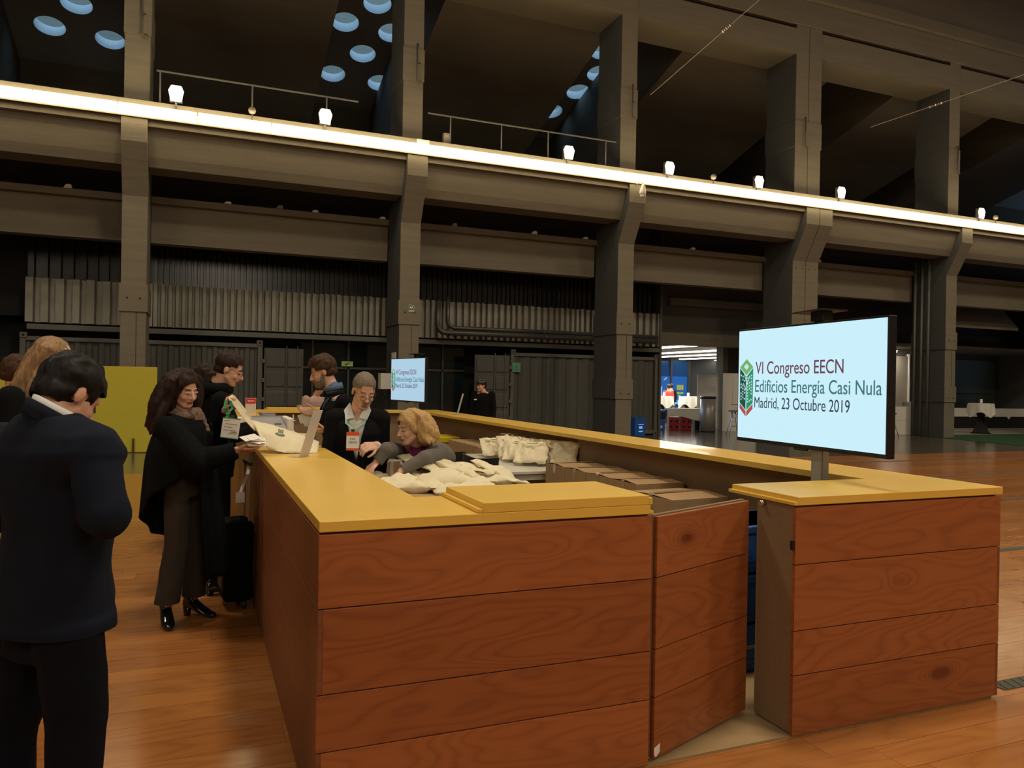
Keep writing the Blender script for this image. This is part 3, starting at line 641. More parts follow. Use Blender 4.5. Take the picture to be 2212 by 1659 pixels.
for x, lab in ((0.66, 'round dead lamp below the left railing post'), (13.0, 'round dead lamp between two glowing floodlights'), (24.6, 'small dead lamp at the right end of the light line')):
    small('round_lamp', lab, 'lamp', [('globe', 'shade', MB().lathe([(0.0, -.08), (.06, -.06), (.085, 0), (.06, .06), (0.0, .08)], (x, 15.2, 7.50), 14), 0), ('stalk', 'duct', bx(x - .01, x + .01, 15.19, 15.21, 7.10, 7.43), 0)], (x, 15.2, 7.1), 'unlit round lamps on the walkway edge')
small('speaker_box', 'small pale box on the walkway behind the railing', 'device', [('case', 'shade', bx(5.15, 5.33, 15.45, 15.58, 7.26, 7.72), 0.01), ('mouth', 'tape', bx(5.19, 5.30, 15.44, 15.45, 7.62, 7.66), 0)], (5.2, 15.35, 7.42))
# dome camera
t = thing('dome_camera', 'white dome camera hanging under the light line', 'camera', (10.55, 15.05, 6.62))
MB().lathe([(0.0, 0.0), (.05, 0.005), (.075, .04), (.08, .08)], (10.575, 15.0, 6.60), 18).build('ball', 'white', t)
MB().lathe([(.086, .08), (.092, .14), (.08, .22), (.04, .30), (.028, .36), (0, .37)], (10.575, 15.0, 6.60), 18).build('cover', 'white', t)
MB().cyl((10.585, 14.918, 6.648), (10.583, 14.93, 6.65), 0.016, n=10).build('lens', 'black', t)
MB().tube([(10.575, 15.0, 6.93), (10.57, 15.0, 7.0), (10.52, 15.02, 7.03), (10.46, 15.08, 7.0), (10.46, 15.16, 6.98)], 0.016, 8).build('arm', 'white', t)
# small junk left on the ledges
JX = [(-3.1, 'white scrap on the ledge left of the first column'), (0.25, 'white scrap on the ledge, first right of the first column'), (1.45, 'low grey scrap in the middle of the ledge'), (2.3, 'white scrap on the ledge left of the middle'), (4.0, 'pale scrap on the ledge against the heart sign column'), (5.95, 'white scrap on the ledge right of the heart sign column'), (8.3, 'white scrap in the middle of the ledge above the ducts'), (9.9, 'pale scrap near the right end of the ledge'), (11.4, 'white scrap on the ledge right of the dome camera column'), (13.6, 'broken scraps on the ledge above the cafe door'), (18.6, 'white scrap on the ledge behind the big screen'), (24.4, 'pale lump on the ledge at the far right')]
for i, (x, lab) in enumerate(JX):
    rr = random.Random(i); mb = MB(); h = rr.uniform(.05, .09)
    mb.prism([(x - .09, 5.76), (x + .08, 5.76), (x + .07, 5.76 + h), (x - .02, 5.76 + h * 1.1), (x - .06, 5.76 + h * .7)], 'y', 16.93, 17.05)
    tag(mb.build('scrap', 'shade' if i % 3 == 2 else 'white', bevel=0.006), lab, 'scrap', 'scraps on the ledge')
# two guy wires crossing high in the hall
for (P, knot, lab) in ((((9.95, 9.24, 9.45), (7.706, 10.152, 7.255)), 0.30, 'thin slanting wire with clamps, upper middle'), (((15.3, 7.02, 8.12), (11.678, 8.516, 6.701)), 0.58, 'thin slanting wire with a clamp, upper right')):
    a, b = Vector(P[0]), Vector(P[1]); d = (b - a)
    t = thing('guy_wire', lab, 'wire', tuple(a), group='slanting wires')
    MB().cyl(a, b, 0.0065, n=6).build('strand', 'wire', t)
    k = MB(); p = a + d * (knot + 0.06)
    for i in range(5): q = p + d * (i * 0.014); k.cyl(q, q + d * 0.010, 0.016 if i % 2 else 0.022, n=8)
    k.cyl(p, p + Vector((0.05, 0, 0.09)), 0.004, n=5)
    k.build('clamp', 'chrome', t)
# heart sign, first-aid and exit signs
t = thing('wall_sign', 'small green and white heart sign on the column casing', 'sign', (4.52, 15.66, 3.3))
MB().box(4.40, 4.53, 15.655, 15.668, 3.29, 3.46).build('plate', 'paper', t)
MB().box(4.407, 4.523, 15.652, 15.655, 3.335, 3.453).build('field', 'sign_green_dark' if 'sign_green_dark' in M else plain('sign_green_dark', (0.02, 0.10, 0.05)), t)
hp = [(4.465 + 0.042 * (16 * math.sin(a) ** 3) / 16, 3.395 + 0.040 * (13 * math.cos(a) - 5 * math.cos(2 * a) - 2 * math.cos(3 * a) - math.cos(4 * a)) / 16) for a in [i * PI / 12 for i in range(24)]]
MB().prism(hp, 'y', 15.649, 15.652).build('heart', 'paper', t)
MB().prism([(4.468, 3.42), (4.452, 3.39), (4.466, 3.392), (4.460, 3.362), (4.480, 3.398), (4.466, 3.396), (4.476, 3.42)], 'y', 15.647, 15.649).build('flash', 'sign_green_dark', t)
MB().box(4.41, 4.52, 15.652, 15.655, 3.30, 3.306).box(4.41, 4.52, 15.652, 15.655, 3.318, 3.324).build('caption_line', 'ink', t)
t = thing('wall_sign', 'green square sign with a figure on the container right of the guard', 'sign', (8.45, 18.4, 2.05))
MB().box(8.30, 8.57, 18.42, 18.435, 1.92, 2.20).build('plate', 'sign_mint' if 'sign_mint' in M else plain('sign_mint', (0.10, 0.30, 0.18)), t)
MB().tube([(8.34 + .02 * i, 18.418, 1.99 - 0.02 * math.sin(i * PI / 9.5)) for i in range(10)], 0.006, 6).box(8.425, 8.44, 18.414, 18.42, 1.99, 2.10).box(8.415, 8.45, 18.414, 18.42, 2.05, 2.07).build('figure', 'sign_green_dark', t)
MB().lathe([(0, -.012), (.012, 0), (0, .012)], (8.433, 18.417, 2.115), 8).build('figure_head', 'sign_green_dark', t)
t = thing('wall_sign', 'small red and white fire sign left of the small screen', 'sign', (4.1, 16.5, 1.9))
MB().box(4.155, 4.172, 15.95, 16.35, 1.98, 2.30).build('plate', 'paper', t)
MB().cyl((4.150, 16.15, 2.09), (4.156, 16.15, 2.09), 0.075, n=16).build('red_disc', 'sign_red', t)
t = thing('wall_sign', 'small green exit sign with a running figure, left of the grey haired man', 'sign', (4.0, 19.2, 1.95))
MB().box(3.42, 3.74, 19.25, 19.28, 1.98, 2.12).build('plate', 'sign_lime' if 'sign_lime' in M else plain('sign_lime', (0.30, 0.38, 0.10), emit=(0.30, 0.36, 0.10), es=0.25), t)
MB().tube([(3.50, 19.245, 2.02), (3.55, 19.245, 2.05), (3.60, 19.245, 2.05), (3.64, 19.245, 2.09)], 0.012, 6).tube([(3.55, 19.245, 2.05), (3.56, 19.245, 2.0)], 0.01, 6).build('figure', 'sign_green_dark', t)
small('wall_box', 'pale grey box on the column left of the small screen', 'box', [('case', 'white', bx(3.86, 4.15, 16.2, 16.5, 1.38, 1.78), 0.008)], (4.0, 16.4, 1.4))
# three conduits on the last column
t = thing('conduit_set', 'three thin vertical grey conduits beside the right column', 'pipe', (22.6, 15.9, 0))
for yy, xx in ((16.80, 22.82), (16.53, 22.82), (16.26, 22.82)): MB().cyl((xx, yy, 0), (xx, yy, 6.1), 0.045, n=10).build('conduit', 'container_edge', t)
# ================================================================ INSIDE THE PEN
kw = dict(world=False)
# white tables
def table(label, x0, x1, y0, y1, h, legs=True):
    t = thing('white_table', label, 'table', ((x0 + x1) / 2, (y0 + y1) / 2, 0.012), group='white tables in the pen')
    MB().box(x0, x1, y0, y1, h - 0.028, h).build('top', 'white_top', t, bevel=0.003)
    for x in (x0 + .05, x1 - .05):
        for y in (y0 + .05, y1 - .05): MB().box(x - .02, x + .02, y - .02, y + .02, 0.012, h - .028).build('leg', 'white_top', t)
    MB().box(x0 + .04, x1 - .04, y0 + .04, y0 + .06, h - .09, h - .028).build('apron', 'white_top', t)
table('white table against the right counter, canvas bags piled on it', 2.40, 3.10, 4.10, 5.95, 0.74)
table('white table hidden under the near heap of canvas bags', 0.52, 1.80, 1.75, 3.02, 0.72)
table('small white table between the grey haired man and the blonde woman', 1.20, 1.86, 5.9, 6.5, 0.76)
# mesh-back chairs at the table
def chair(x, y, rz, label):
    t = thing('office_chair', label, 'chair', (x, y, 0.012), rz=rz, group='black chairs at the white table')
    b = MB(); n = 10
    vs = []
    for j in range(7):
        z = 0.50 + j * 0.062
        for i in range(n + 1):
            a = (i / n - .5) * 1.5; flare = 0.0 if j < 6 else 0.0
            vs.append((-0.20 - 0.05 * j / 6 - 0.02 * math.sin(j / 6 * PI) + 0.20 * (1 - math.cos(a)), 0.26 * math.sin(a) / math.sin(.75) * (0.86 + .14 * j / 6), z + (0.025 * abs(i / n - .5) * 2 if j == 6 else 0)))
    fs = [(j * (n + 1) + i, j * (n + 1) + i + 1, (j + 1) * (n + 1) + i + 1, (j + 1) * (n + 1) + i) for j in range(6) for i in range(n)]
    b.add(vs, fs); o = b.build('backrest', 'black_plastic', t, **kw); s = o.modifiers.new('s', 'SOLIDIFY'); s.thickness = 0.018
    MB().box(-0.2, 0.24, -0.23, 0.23, 0.44, 0.49).build('seat', 'black_plastic', t, bevel=0.015, **kw)
    MB().tube([(-0.12, 0, .44), (-0.28, 0, .48), (-0.27, 0, .62)], 0.018, 8).build('back_bar', 'black_plastic', t, **kw)
    MB().cyl((0, 0, 0.10), (0, 0, 0.44), 0.025, n=10).build('post', 'black_plastic', t, **kw)
    for i in range(5):
        a = 2 * PI * i / 5; l = MB(); l.cyl((0, 0, 0.10), (0.27 * math.cos(a), 0.27 * math.sin(a), 0.06), 0.018, n=8); l.build('leg', 'black_plastic', t, **kw)
        w_ = MB(); w_.cyl((0.27 * math.cos(a), 0.27 * math.sin(a) - .015, 0.03), (0.27 * math.cos(a), 0.27 * math.sin(a) + .015, 0.03), 0.03, n=12); w_.build('caster', 'black_plastic', t, **kw)
    return t
chair(2.22, 4.75, 0.15, 'black chair with curved back, beside the blonde woman')
chair(2.26, 4.12, 0.35, 'black chair with curved back, nearer of the two at the white table')
# cardboard boxes
def carton(x0, x1, y0, y1, z0, z1, label, rz=0.0, group='cardboard boxes along the right counter', open_seam='x', tape_m=True):
    cx, cy = (x0 + x1) / 2, (y0 + y1) / 2; hx, hy = (x1 - x0) / 2, (y1 - y0) / 2
    t = thing('cardboard_box', label, 'box', (cx, cy, z0), rz=rz, group=group); h = z1 - z0; rr = random.Random(int(x0 * 100 + y0 * 37))
    b = MB()
    n = 6
    j = lambda: rr.uniform(-.004, .004)
    b.box(-hx, hx, -hy, hy, 0, h - 0.004); b.build('carton', 'cardboard', t, bevel=0.004, **kw)
    f = MB()
    for s in (-1, 1):
        dz = 0.006 + rr.random() * 0.008
        f.add([(-hx, s * hy, h - .004), (hx, s * hy, h - .004), (hx, s * .004, h + dz + j()), (-hx, s * .004, h + dz + j())], [(0, 1, 2, 3)])
    o = f.build('flap', 'cardboard', t, **kw); so = o.modifiers.new('s', 'SOLIDIFY'); so.thickness = 0.004; so.offset = 0
    if tape_m:
        tp = MB(); tp.ribbon([(-hx - .002, 0, h - .09), (-hx - .002, 0, h + .004), (-hx + .02, 0, h + .016), (hx - .02, 0, h + .016), (hx + .002, 0, h + .004), (hx + .002, 0, h - .09)], (0, 0.028, 0), 0.0006)
        tp.build('tape', 'tape', t, **kw)
    return t
words_ = ['farthest cardboard box of the taped row, beside the piled bags', 'second farthest cardboard box of the taped row', 'third cardboard box of the taped row', 'nearest cardboard box of the taped row, corner facing us']
for i in range(4):
    y1 = 4.02 - i * 0.415
    carton(2.74, 3.18, y1 - 0.41, y1, 0.430, 0.835, words_[i], rz=random.uniform(-.03, .03))
    carton(2.73, 3.19, y1 - 0.41, y1, 0.013, 0.428, ['cardboard box underneath the farthest taped box', 'cardboard box underneath the second farthest taped box', 'cardboard box underneath the third taped box', 'cardboard box underneath the nearest taped box'][i])
carton(2.60, 3.10, 1.72, 2.22, 0.415, 0.815, 'single cardboard box with crossed flaps, just behind the gate', rz=0.08)
carton(2.60, 3.10, 1.70, 2.24, 0.013, 0.413, 'cardboard box underneath the single box behind the gate', rz=0.02)
ls = ['leftmost, next to the yellow crate', 'second from the left', 'third from the left', 'middle one', 'third from the right', 'second from the right']
for i in range(6):
    y = 7.45 - i * 0.20
    t = thing('upright_carton', 'tall narrow cardboard box in the row along the counter, ' + ls[i], 'box', (3.03, y - .09, 0.012), rz=0, group='upright narrow cardboard boxes')
    MB().box(2.85, 3.21, y - 0.185, y, 0.012, 0.80).build('carton', 'cardboard', t, bevel=0.006)
    MB().box(2.8485, 3.2115, y - 0.10, y - 0.085, 0.7, 0.8015).build('seam', 'shade', t)
t = thing('upright_carton', 'wider cardboard box at the near end of the narrow row', 'box', (3.03, 6.15, 0.012), group='upright narrow cardboard boxes')
MB().box(2.84, 3.21, 6.04, 6.24, 0.012, 0.79).build('carton', 'cardboard', t, bevel=0.006)
t = thing('plastic_crate', 'bright yellow plastic crate behind the blonde woman', 'crate', (2.92, 8.1, 0.012))
y_m = plain('crate_yellow', (0.55, 0.42, 0.01), 0.45)
MB().box(2.72, 3.12, 7.85, 8.4, 0.012, 0.72).build('shell', y_m, t, bevel=0.01); MB().box(2.69, 3.15, 7.82, 8.43, 0.72, 0.80).build('rim', y_m, t, bevel=0.01)
t = thing('upturned_bowl', 'white upturned bowl on a dark stool below the white table edge', 'bowl', (2.60, 4.35, 0.41)); MB().lathe([(.085, 0), (.10, .01), (.095, .05), (.05, .10), (.045, .12), (0, .125)], (2.60, 4.35, .41), 20).build('bowl', 'paper', t)
t = thing('low_stool', 'dark low stool under the white table, carrying the upturned bowl', 'stool', (2.60, 4.35, 0.012)); MB().lathe([(.11, .0), (.13, .38), (.13, .397)], (2.60, 4.35, .012), 20).build('body', 'black_plastic', t)
# canvas bags
def tote_mesh(wd, hg, th, bend, seed, wrinkle=0.02, nx=26, ny=28, fold=0.0, ridge=.55, pleat=0.0):
    """closed soft bag: x across, y up the bag, z thickness; bent about x"""
    vs = []; fs = []
    def pt(i, j, side):
        u = i / nx - .5; v = j / ny
        prof = (1 - abs(2 * u) ** 4) ** .5 * (1 - abs(2 * v - 1) ** 5) ** .5
        x = u * wd * (1 + 0.03 * math.sin(v * 5 + seed)); y = v * hg
        n1 = mnoise.noise(Vector((u * 3.3 + seed * 7.1, v * 2.6, side * 1.7))); n2 = mnoise.noise(Vector((u * 9 + seed * 3.3, v * 6, side * 2.1 + 5)))
        z = side * th * .5 * prof + (n1 * wrinkle * 1.7 + n2 * wrinkle * .7) * (0.35 + prof)
        n3 = 1 - abs(mnoise.noise(Vector((u * 4.2 + v * 2.2 + seed * 2.7, v * 3.1 - u * 1.4, side * 1.3 + seed)))) * 3.2; z += max(0, n3) ** 2 * wrinkle * ridge * side
        z += pleat * math.sin(u * 11 + seed * 1.9 + 1.5 * v) * (.3 + v)
        y += mnoise.noise(Vector((u * 4, v * 2, seed + 9))) * 0.012; x += mnoise.noise(Vector((v * 5, u * 2, seed + 3))) * 0.014
        if bend:
            a = bend * max(0, v - fold) ; R_ = hg / bend if bend else 0
            yb = (fold * hg if v > fold else y) ; 
            if v > fold: yy = fold * hg + R_ * math.sin(a); zz = -R_ * (1 - math.cos(a)); y2 = yy + z * math.sin(a); z = zz + z * math.cos(a); y = y2
        return (x, y, z)
    for side in (1, -1):
        for j in range(ny + 1):
            for i in range(nx + 1): vs.append(pt(i, j, side))
    m = (nx + 1) * (ny + 1)
    for j in range(ny):
        for i in range(nx):
            a = j * (nx + 1) + i; q = (a, a + 1, a + nx + 2, a + nx + 1); fs.append(q); fs.append(tuple(m + k for k in q[::-1]))
    ring = [i for i in range(nx + 1)] + [j * (nx + 1) + nx for j in range(1, ny + 1)] + [ny * (nx + 1) + i for i in range(nx - 1, -1, -1)] + [j * (nx + 1) for j in range(ny - 1, 0, -1)]
    for k in range(len(ring)): a, b = ring[k], ring[(k + 1) % len(ring)]; fs.append((a, m + a, m + b, b))
    mb = MB(); mb.smooth = True; mb.add(vs, fs); return mb
def tote(label, mtx, seed, wd=.38, hg=.40, th=.05, bend=0.0, fold=0.0, group=None, print_=False, strap=True, wrinkle=.02, ridge=.55, pleat=0.0):
    t = thing('canvas_bag', label, 'bag', mtx.to_translation(), group=group); t.matrix_world = mtx
    o = tote_mesh(wd, hg, th, bend, seed, wrinkle, fold=fold, ridge=ridge, pleat=pleat).build('bag_body', 'canvas', t, **kw); o.modifiers.new('w', 'WELD').merge_threshold = 0.0005
    if strap:
        s_ = MB(); 
        for sd in (-1, 1):
            pts = [(sd * .09, hg * .9, th * .55 + .008), (sd * .10, hg * .74, th * .6 + .022), (sd * .05, hg * .62, th * .6 + .03), (sd * -.02, hg * .60, th * .6 + .034)]
            s_.ribbon(pts, (0.012, 0.004, 0), 0.0012)
        if not bend: s_.build('handle', 'canvas', t, **kw)
    if print_ and not bend:
        q = MB(); q.box(-.06, .06, hg * .70, hg * .73, th * .5 + .028, th * .5 + .030); q.box(-.06, .03, hg * .64, hg * .66, th * .5 + .028, th * .5 + .030); q.build('print', 'print_green' if 'print_green' in M else plain('print_green', (0.16, 0.22, 0.13), 0.9), t, **kw)
    return t
def mt(loc, rx=0, ry=0, rz=0): 
    from mathutils import Euler
    return Matrix.Translation(loc) @ Euler((rx, ry, rz), 'XYZ').to_matrix().to_4x4()
# pile on the white table: bags lying slanted like dominoes
GP = 'canvas bags piled on the white table'
tote('flat canvas bag with print at the left end of the pile on the white table', mt((2.80, 5.42, .765), rx=.50, rz=-.15), 1, wd=.34, hg=.36, th=.05, group=GP, print_=True)
tote('second canvas bag from the left in the pile on the white table', mt((2.86, 5.10, .770), rx=.62, rz=-.25), 2, wd=.34, hg=.36, th=.05, group=GP)
tote('canvas bag in the middle front of the pile on the white table', mt((2.80, 4.84, .775), rx=.48, rz=-.45), 3, wd=.35, hg=.38, th=.06, group=GP, print_=True)
tote('nearest canvas bag of the pile on the white table, over the table edge', mt((2.78, 4.50, .780), rx=.50, rz=-.55), 4, wd=.35, hg=.38, th=.06, group=GP, print_=True)
for i in range(6):
    tote(['leaning canvas bag just behind the printed ones on the white table', 'leaning canvas bag, second behind the printed ones', 'leaning canvas bag, third behind the printed ones', 'leaning canvas bag, fourth behind the printed ones', 'leaning canvas bag, last but one of the pile by the counter wall', 'rightmost upright canvas bag of the pile by the counter wall'][i],
         mt((3.00 + i * 0.018, 5.12 - i * 0.15, .765), rx=.95 + .05 * i, rz=-.75 - .06 * i), 10 + i, wd=.32, hg=.25, th=.045, group=GP, strap=i in (1, 4))
tote('slumped canvas bag on top at the back of the pile on the white table', mt((2.98, 5.50, .88), rx=.25, rz=-.3), 21, wd=.30, hg=.28, th=.07, group=GP)
# heap in the foreground: folded bags draped over one another
GH = 'canvas bags heaped behind the near counter'
lab = ['leftmost draped canvas bag of the near heap, by the reaching hand', 'second draped canvas bag from the left in the near heap', 'third draped canvas bag from the left in the near heap', 'fourth draped canvas bag from the left in the near heap', 'fifth draped canvas bag from the left in the near heap', 'sixth draped canvas bag from the left in the near heap', 'last but one draped canvas bag on the right of the near heap', 'rightmost draped canvas bag of the near heap']
for i in range(8):
    tote(lab[i], mt((1.06 + i * 0.074, 2.62 + .05 * math.sin(i * 1.7) - i * .02, 1.000 - .008 * i + .012 * math.sin(i * 2.9)), rx=-.02, ry=.22 + .10 * math.sin(i * 2.1), rz=-1.02 + .10 * math.sin(i * 2.3)), 30 + i, wd=.40 + .04 * math.sin(i * 3), hg=.38, th=.022, bend=1.15, fold=.10, group=GH, wrinkle=.010, ridge=1.1, pleat=.016)
tote('flat canvas bag at the left end of the near heap under the hands', mt((0.74, 2.55, .875), rx=.05, rz=.25), 50, wd=.42, hg=.38, th=.06, group=GH, strap=False)
tote('flat canvas bag in front of the draped ones, nearest to us', mt((0.90, 2.26, .885), rx=.08, rz=-.35), 51, wd=.44, hg=.38, th=.06, group=GH, strap=False)
tote('flat canvas bag left of the nearest one, half under the worktop edge', mt((0.60, 2.42, .845), rx=.0, rz=.1), 52, wd=.42, hg=.38, th=.06, group=GH, strap=False)
tote('wide flat canvas bag at the bottom right of the near heap', mt((1.32, 2.16, .86), rx=.12, rz=.1), 53, wd=.5, hg=.36, th=.06, group=GH, strap=False)
t = thing('folded_bags_layer', 'lower layer of folded canvas bags carrying the near heap', 'bag', (1.2, 2.6, .846), group='canvas bags heaped behind the near counter'); tote_mesh(.66, .60, .10, 0, 77, .02).build('bag_body', 'canvas', t, **kw); t.location = (1.36, 2.32, .90)
t = thing('cardboard_box', 'open cardboard box with shiny tape below the near heap of bags', 'box', (1.1, 2.2, .722), group='cardboard boxes under the bag heap')
MB().box(0.66, 1.62, 1.90, 2.85, .722, .845).build('carton', 'cardboard', t, bevel=0.006)
MB().box(0.655, 1.625, 1.96, 2.02, .846, .848).build('tape', 'tape', t)
t = thing('plastic_sheet', 'crumpled clear plastic along the inner edge of the left worktop', 'plastic', (0.6, 2.2, .86)); 
mb = MB(); vs = []; n = 40
for i in range(n + 1):
    for j in range(5):
        y = 1.95 + 1.4 * i / n; vs.append((.475 + .045 * j + .02 * mnoise.noise(Vector((i * .6, j, 0))), y, 1.0 - 0.035 * j + .03 * mnoise.noise(Vector((i * .5, j * .7, 3)))))
mb.smooth = True; mb.add(vs, [(i * 5 + j, (i + 1) * 5 + j, (i + 1) * 5 + j + 1, i * 5 + j + 1) for i in range(n) for j in range(4)])
plain('clear_plastic', (0.65, 0.62, 0.60), 0.15, alpha=0.75, spec=0.8)
o = mb.build('sheet', 'clear_plastic', t); s = o.modifiers.new('s', 'SOLIDIFY'); s.thickness = 0.002
# things on the worktops
def acrylic(label, loc, rz, wd, hg, lean, base=0.08, mat='paper_sign', foot=True, red=False):
    t = thing('sign_holder', label, 'sign holder', loc, rz=rz, group='sign holders on the worktops')
    s = Matrix.Rotation(lean, 4, 'X')
    MB().box(-wd / 2, wd / 2, -.0015, .0015, 0, hg, mat=s).build('sheet', mat, t, **kw)
    if foot: MB().box(-wd / 2, wd / 2, -.002, base, 0, 0.003).build('foot', 'clear_plastic', t, **kw)
    if red:
        MB().box(-wd / 2 * .94, wd / 2 * .94, -.004, -.0015, hg * .62, hg * .97, mat=s).build('red_band', 'sign_red', t, **kw)
        MB().box(-wd / 2 * .6, wd / 2 * .6, -.005, -.004, hg * .77, hg * .82, mat=s).build('band_text', 'paper', t, **kw)
    return t
plain('paper_sign', (0.62, 0.57, 0.55), 0.5)
acrylic('slanted white sign holder on the left worktop, in front of the canvas bag', (0.245, 2.34, 1.101), 1.02, .14, .31, .30, red=False)
acrylic('thin white sign holder seen edge on, on the right worktop', (3.27, 8.35, 1.101), 1.35, .21, .33, .25)
acrylic('small red and white sign standing on the far left worktop', (0.33, 8.85, 1.101), 0.05, .145, .215, .1, red=True)
t = thing('storage_tray', 'grey plastic tray with a dark slot on the left worktop', 'tray', (.25, 5.0, 1.10))
MB().prism([(4.72, 1.101), (5.34, 1.101), (5.34, 1.215), (4.72, 1.135)], 'x', .10, .40).build('body', 'tray', t, bevel=0.01)
MB().box(.30, .36, 4.9, 4.98, 1.155, 1.1665).build('slot', 'ink', t); MB().box(.09, .41, 5.30, 5.35, 1.205, 1.222).build('rim', 'tray', t, bevel=0.004)
t = thing('white_case', 'white box right of the grey tray on the left worktop', 'box', (.42, 5.15, 1.10)); MB().box(.405, .47, 4.85, 5.40, 1.101, 1.22).build('case', 'paper', t, bevel=0.012)
t = thing('pen_stand', 'thin white stick standing beside the white box', 'stick', (.455, 4.78, 1.10)); MB().box(.45, .46, 4.775, 4.785, 1.101, 1.26).build('stick', 'paper', t); MB().box(.435, .475, 4.77, 4.79, 1.20, 1.206).build('cross_bar', 'paper', t); MB().box(.43, .468, 4.76, 4.80, 1.101, 1.106).build('foot', 'paper', t)
for i, (x, y, rz, a, b_, m_, lab) in enumerate(((.10, 6.0, .2, .30, .22, 'yellow', 'yellow envelope on the left worktop behind the badge'), (.12, 6.5, -.3, .25, .3, 'paper', 'heap of white papers on the left worktop behind the strap'), (.20, 6.05, .5, .2, .25, 'canvas', 'cream folder on the left worktop beside the yellow envelope'), (.30, 4.30, .1, .24, .16, 'paper', 'white papers on the left worktop between bag and tray'), (.40, 3.72, -.4, .16, .22, 'canvas', 'folded canvas bag on the worktop edge beside the grey haired man'), (.40, 7.0, .3, .16, .12, 'tray', 'crumpled grey wrap on the worktop behind the white box'))):
    tk = .05 if i in (1, 4) else (.09 if i == 5 else .015)
    t = thing('paper_stack' if m_ != 'canvas' else 'folded_bag', lab, 'papers' if m_ != 'canvas' else 'bag', (x, y, 1.1005), rz=rz)
    mb = MB()
    for k in range(5): dx = random.uniform(-.01, .01); mb.box(-a / 2 + dx, a / 2 + dx, -b_ / 2, b_ / 2, tk * k / 5, tk * (k + .85) / 5, mat=Matrix.Rotation(random.uniform(-.12, .12), 4, 'Z'))
    mb.build('sheets', m_, t, bevel=0.002, **kw)
for k_, (x, y, z, lab) in enumerate(((1.4, 6.2, .762, 'canvas bag crumpled on the small white table'), )):
    tote(lab, mt((x, y - .2, z + .02), rx=.3, rz=.3), 60, wd=.32, hg=.3, th=.10)
for i, (x0, x1, y0, y1, z) in enumerate(((.60, .95, 3.4, 3.8, .75),)):
    pass
# the held tote on the left worktop
t = thing('canvas_bag', 'open canvas tote on the left worktop, its strap held up by the woman in black', 'bag', (0.2, 2.8, 1.10))
mb = MB(); vs = []; n = 30; m_ = 16
A0 = Vector((-0.09, 2.66, 1.21)); A1 = Vector((-0.03, 2.72, 1.33)); 
def bez(a, b, c, d, t): return a * (1 - t) ** 3 + 3 * b * t * (1 - t) ** 2 + 3 * c * t * t * (1 - t) + d * t ** 3
lo = [Vector((0.0, 2.60, 1.20)), Vector((0.02, 2.56, 1.10)), Vector((.18, 2.50, 1.103)), Vector((.36, 2.55, 1.103))]
hi = [Vector((-0.06, 2.84, 1.315)), Vector((.10, 2.85, 1.27)), Vector((.24, 2.83, 1.235)), Vector((.42, 2.88, 1.15))]
def bag_pt(u, v, side):
    a = bez(*lo, u); b = bez(*hi, u); p = a.lerp(b, v)
    bulge = 0.055 * math.sin(PI * min(1, max(0, v))) * math.sin(PI * min(1, u * .9 + .08)) ** .6
    nn = Vector((0.0, -.75, .66)); p = p + nn * (bulge if side > 0 else -bulge * .15 - .004)
    p = p + nn * 0.010 * mnoise.noise(Vector((u * 5, v * 4, side))) 
    if p.z < 1.102: p.z = 1.102
    return p
for side in (1, -1):
    for j in range(m_ + 1):
        for i in range(n + 1): vs.append(bag_pt(i / n, j / m_, side))
fs = []; mm = (n + 1) * (m_ + 1)
for j in range(m_):
    for i in range(n): a = j * (n + 1) + i; q = (a, a + 1, a + n + 2, a + n + 1); fs += [q, tuple(mm + k for k in q[::-1])]
ring = [i for i in range(n + 1)] + [j * (n + 1) + n for j in range(1, m_ + 1)] + [m_ * (n + 1) + i for i in range(n - 1, -1, -1)] + [j * (n + 1) for j in range(m_ - 1, 0, -1)]
for k in range(len(ring)): a, b = ring[k], ring[(k + 1) % len(ring)]; fs.append((a, mm + a, mm + b, b))
mb.smooth = True; mb.add(vs, fs); mb.build('bag_body', 'canvas', t)
MB().ribbon([(-.055, 2.84, 1.315), (-.09, 2.80, 1.36), (-.135, 2.78, 1.42), (-.175, 2.76, 1.468), (-.188, 2.745, 1.475), (-.185, 2.735, 1.46), (-.14, 2.745, 1.40), (-.09, 2.74, 1.33), (-.02, 2.72, 1.25)], (0.012, 0.012, 0.010), 0.0014).build('handle', 'canvas', t)
pr_ = MB()
for k in range(3):
    for r_ in range(3): c0 = bag_pt(.43 + .028 * k, .72 - .07 * r_, 1) + Vector((0, -.75, .66)) * .003; pr_.cyl(c0, c0 + Vector((0, -.75, .66)) * .001, .006, n=8)
for k in range(7): c0 = bag_pt(.40 + .017 * k, .46 - .02 * math.sin(k / 6 * PI), 1) + Vector((0, -.75, .66)) * .003; pr_.cyl(c0, c0 + Vector((0, -.75, .66)) * .001, .011, n=8)
pr_.build('print', 'print_green', t)

# ================================================================ LEFT BOARD
t = thing('display_board', 'large yellow board standing on the floor at the left, brown lettering on it', 'board', (-3.4, 15.06, 0))
MB().box(-6.2, -1.146, 15.06, 15.10, 0.012, 1.79).build('panel', 'board_yellow', t, bevel=0.004)
MB().box(-1.59, -1.56, 15.00, 15.06, 0, .30).build('foot_bracket', 'ink_brown', t); MB().box(-4.2, -4.17, 15.00, 15.06, 0, .30).build('foot_bracket', 'ink_brown', t)
MB().box(-6.2, -1.15, 15.05, 15.11, 0, .012).build('base_line', 'ink_brown', t)
text('lettering', 'IN', .40, 'ink_brown', t, Matrix.Translation((-2.66 + 3.4, -.003, .82)) @ Matrix.Rotation(PI / 2, 4, 'X') @ Matrix.Rotation(0, 4, 'Z'), 0.001)

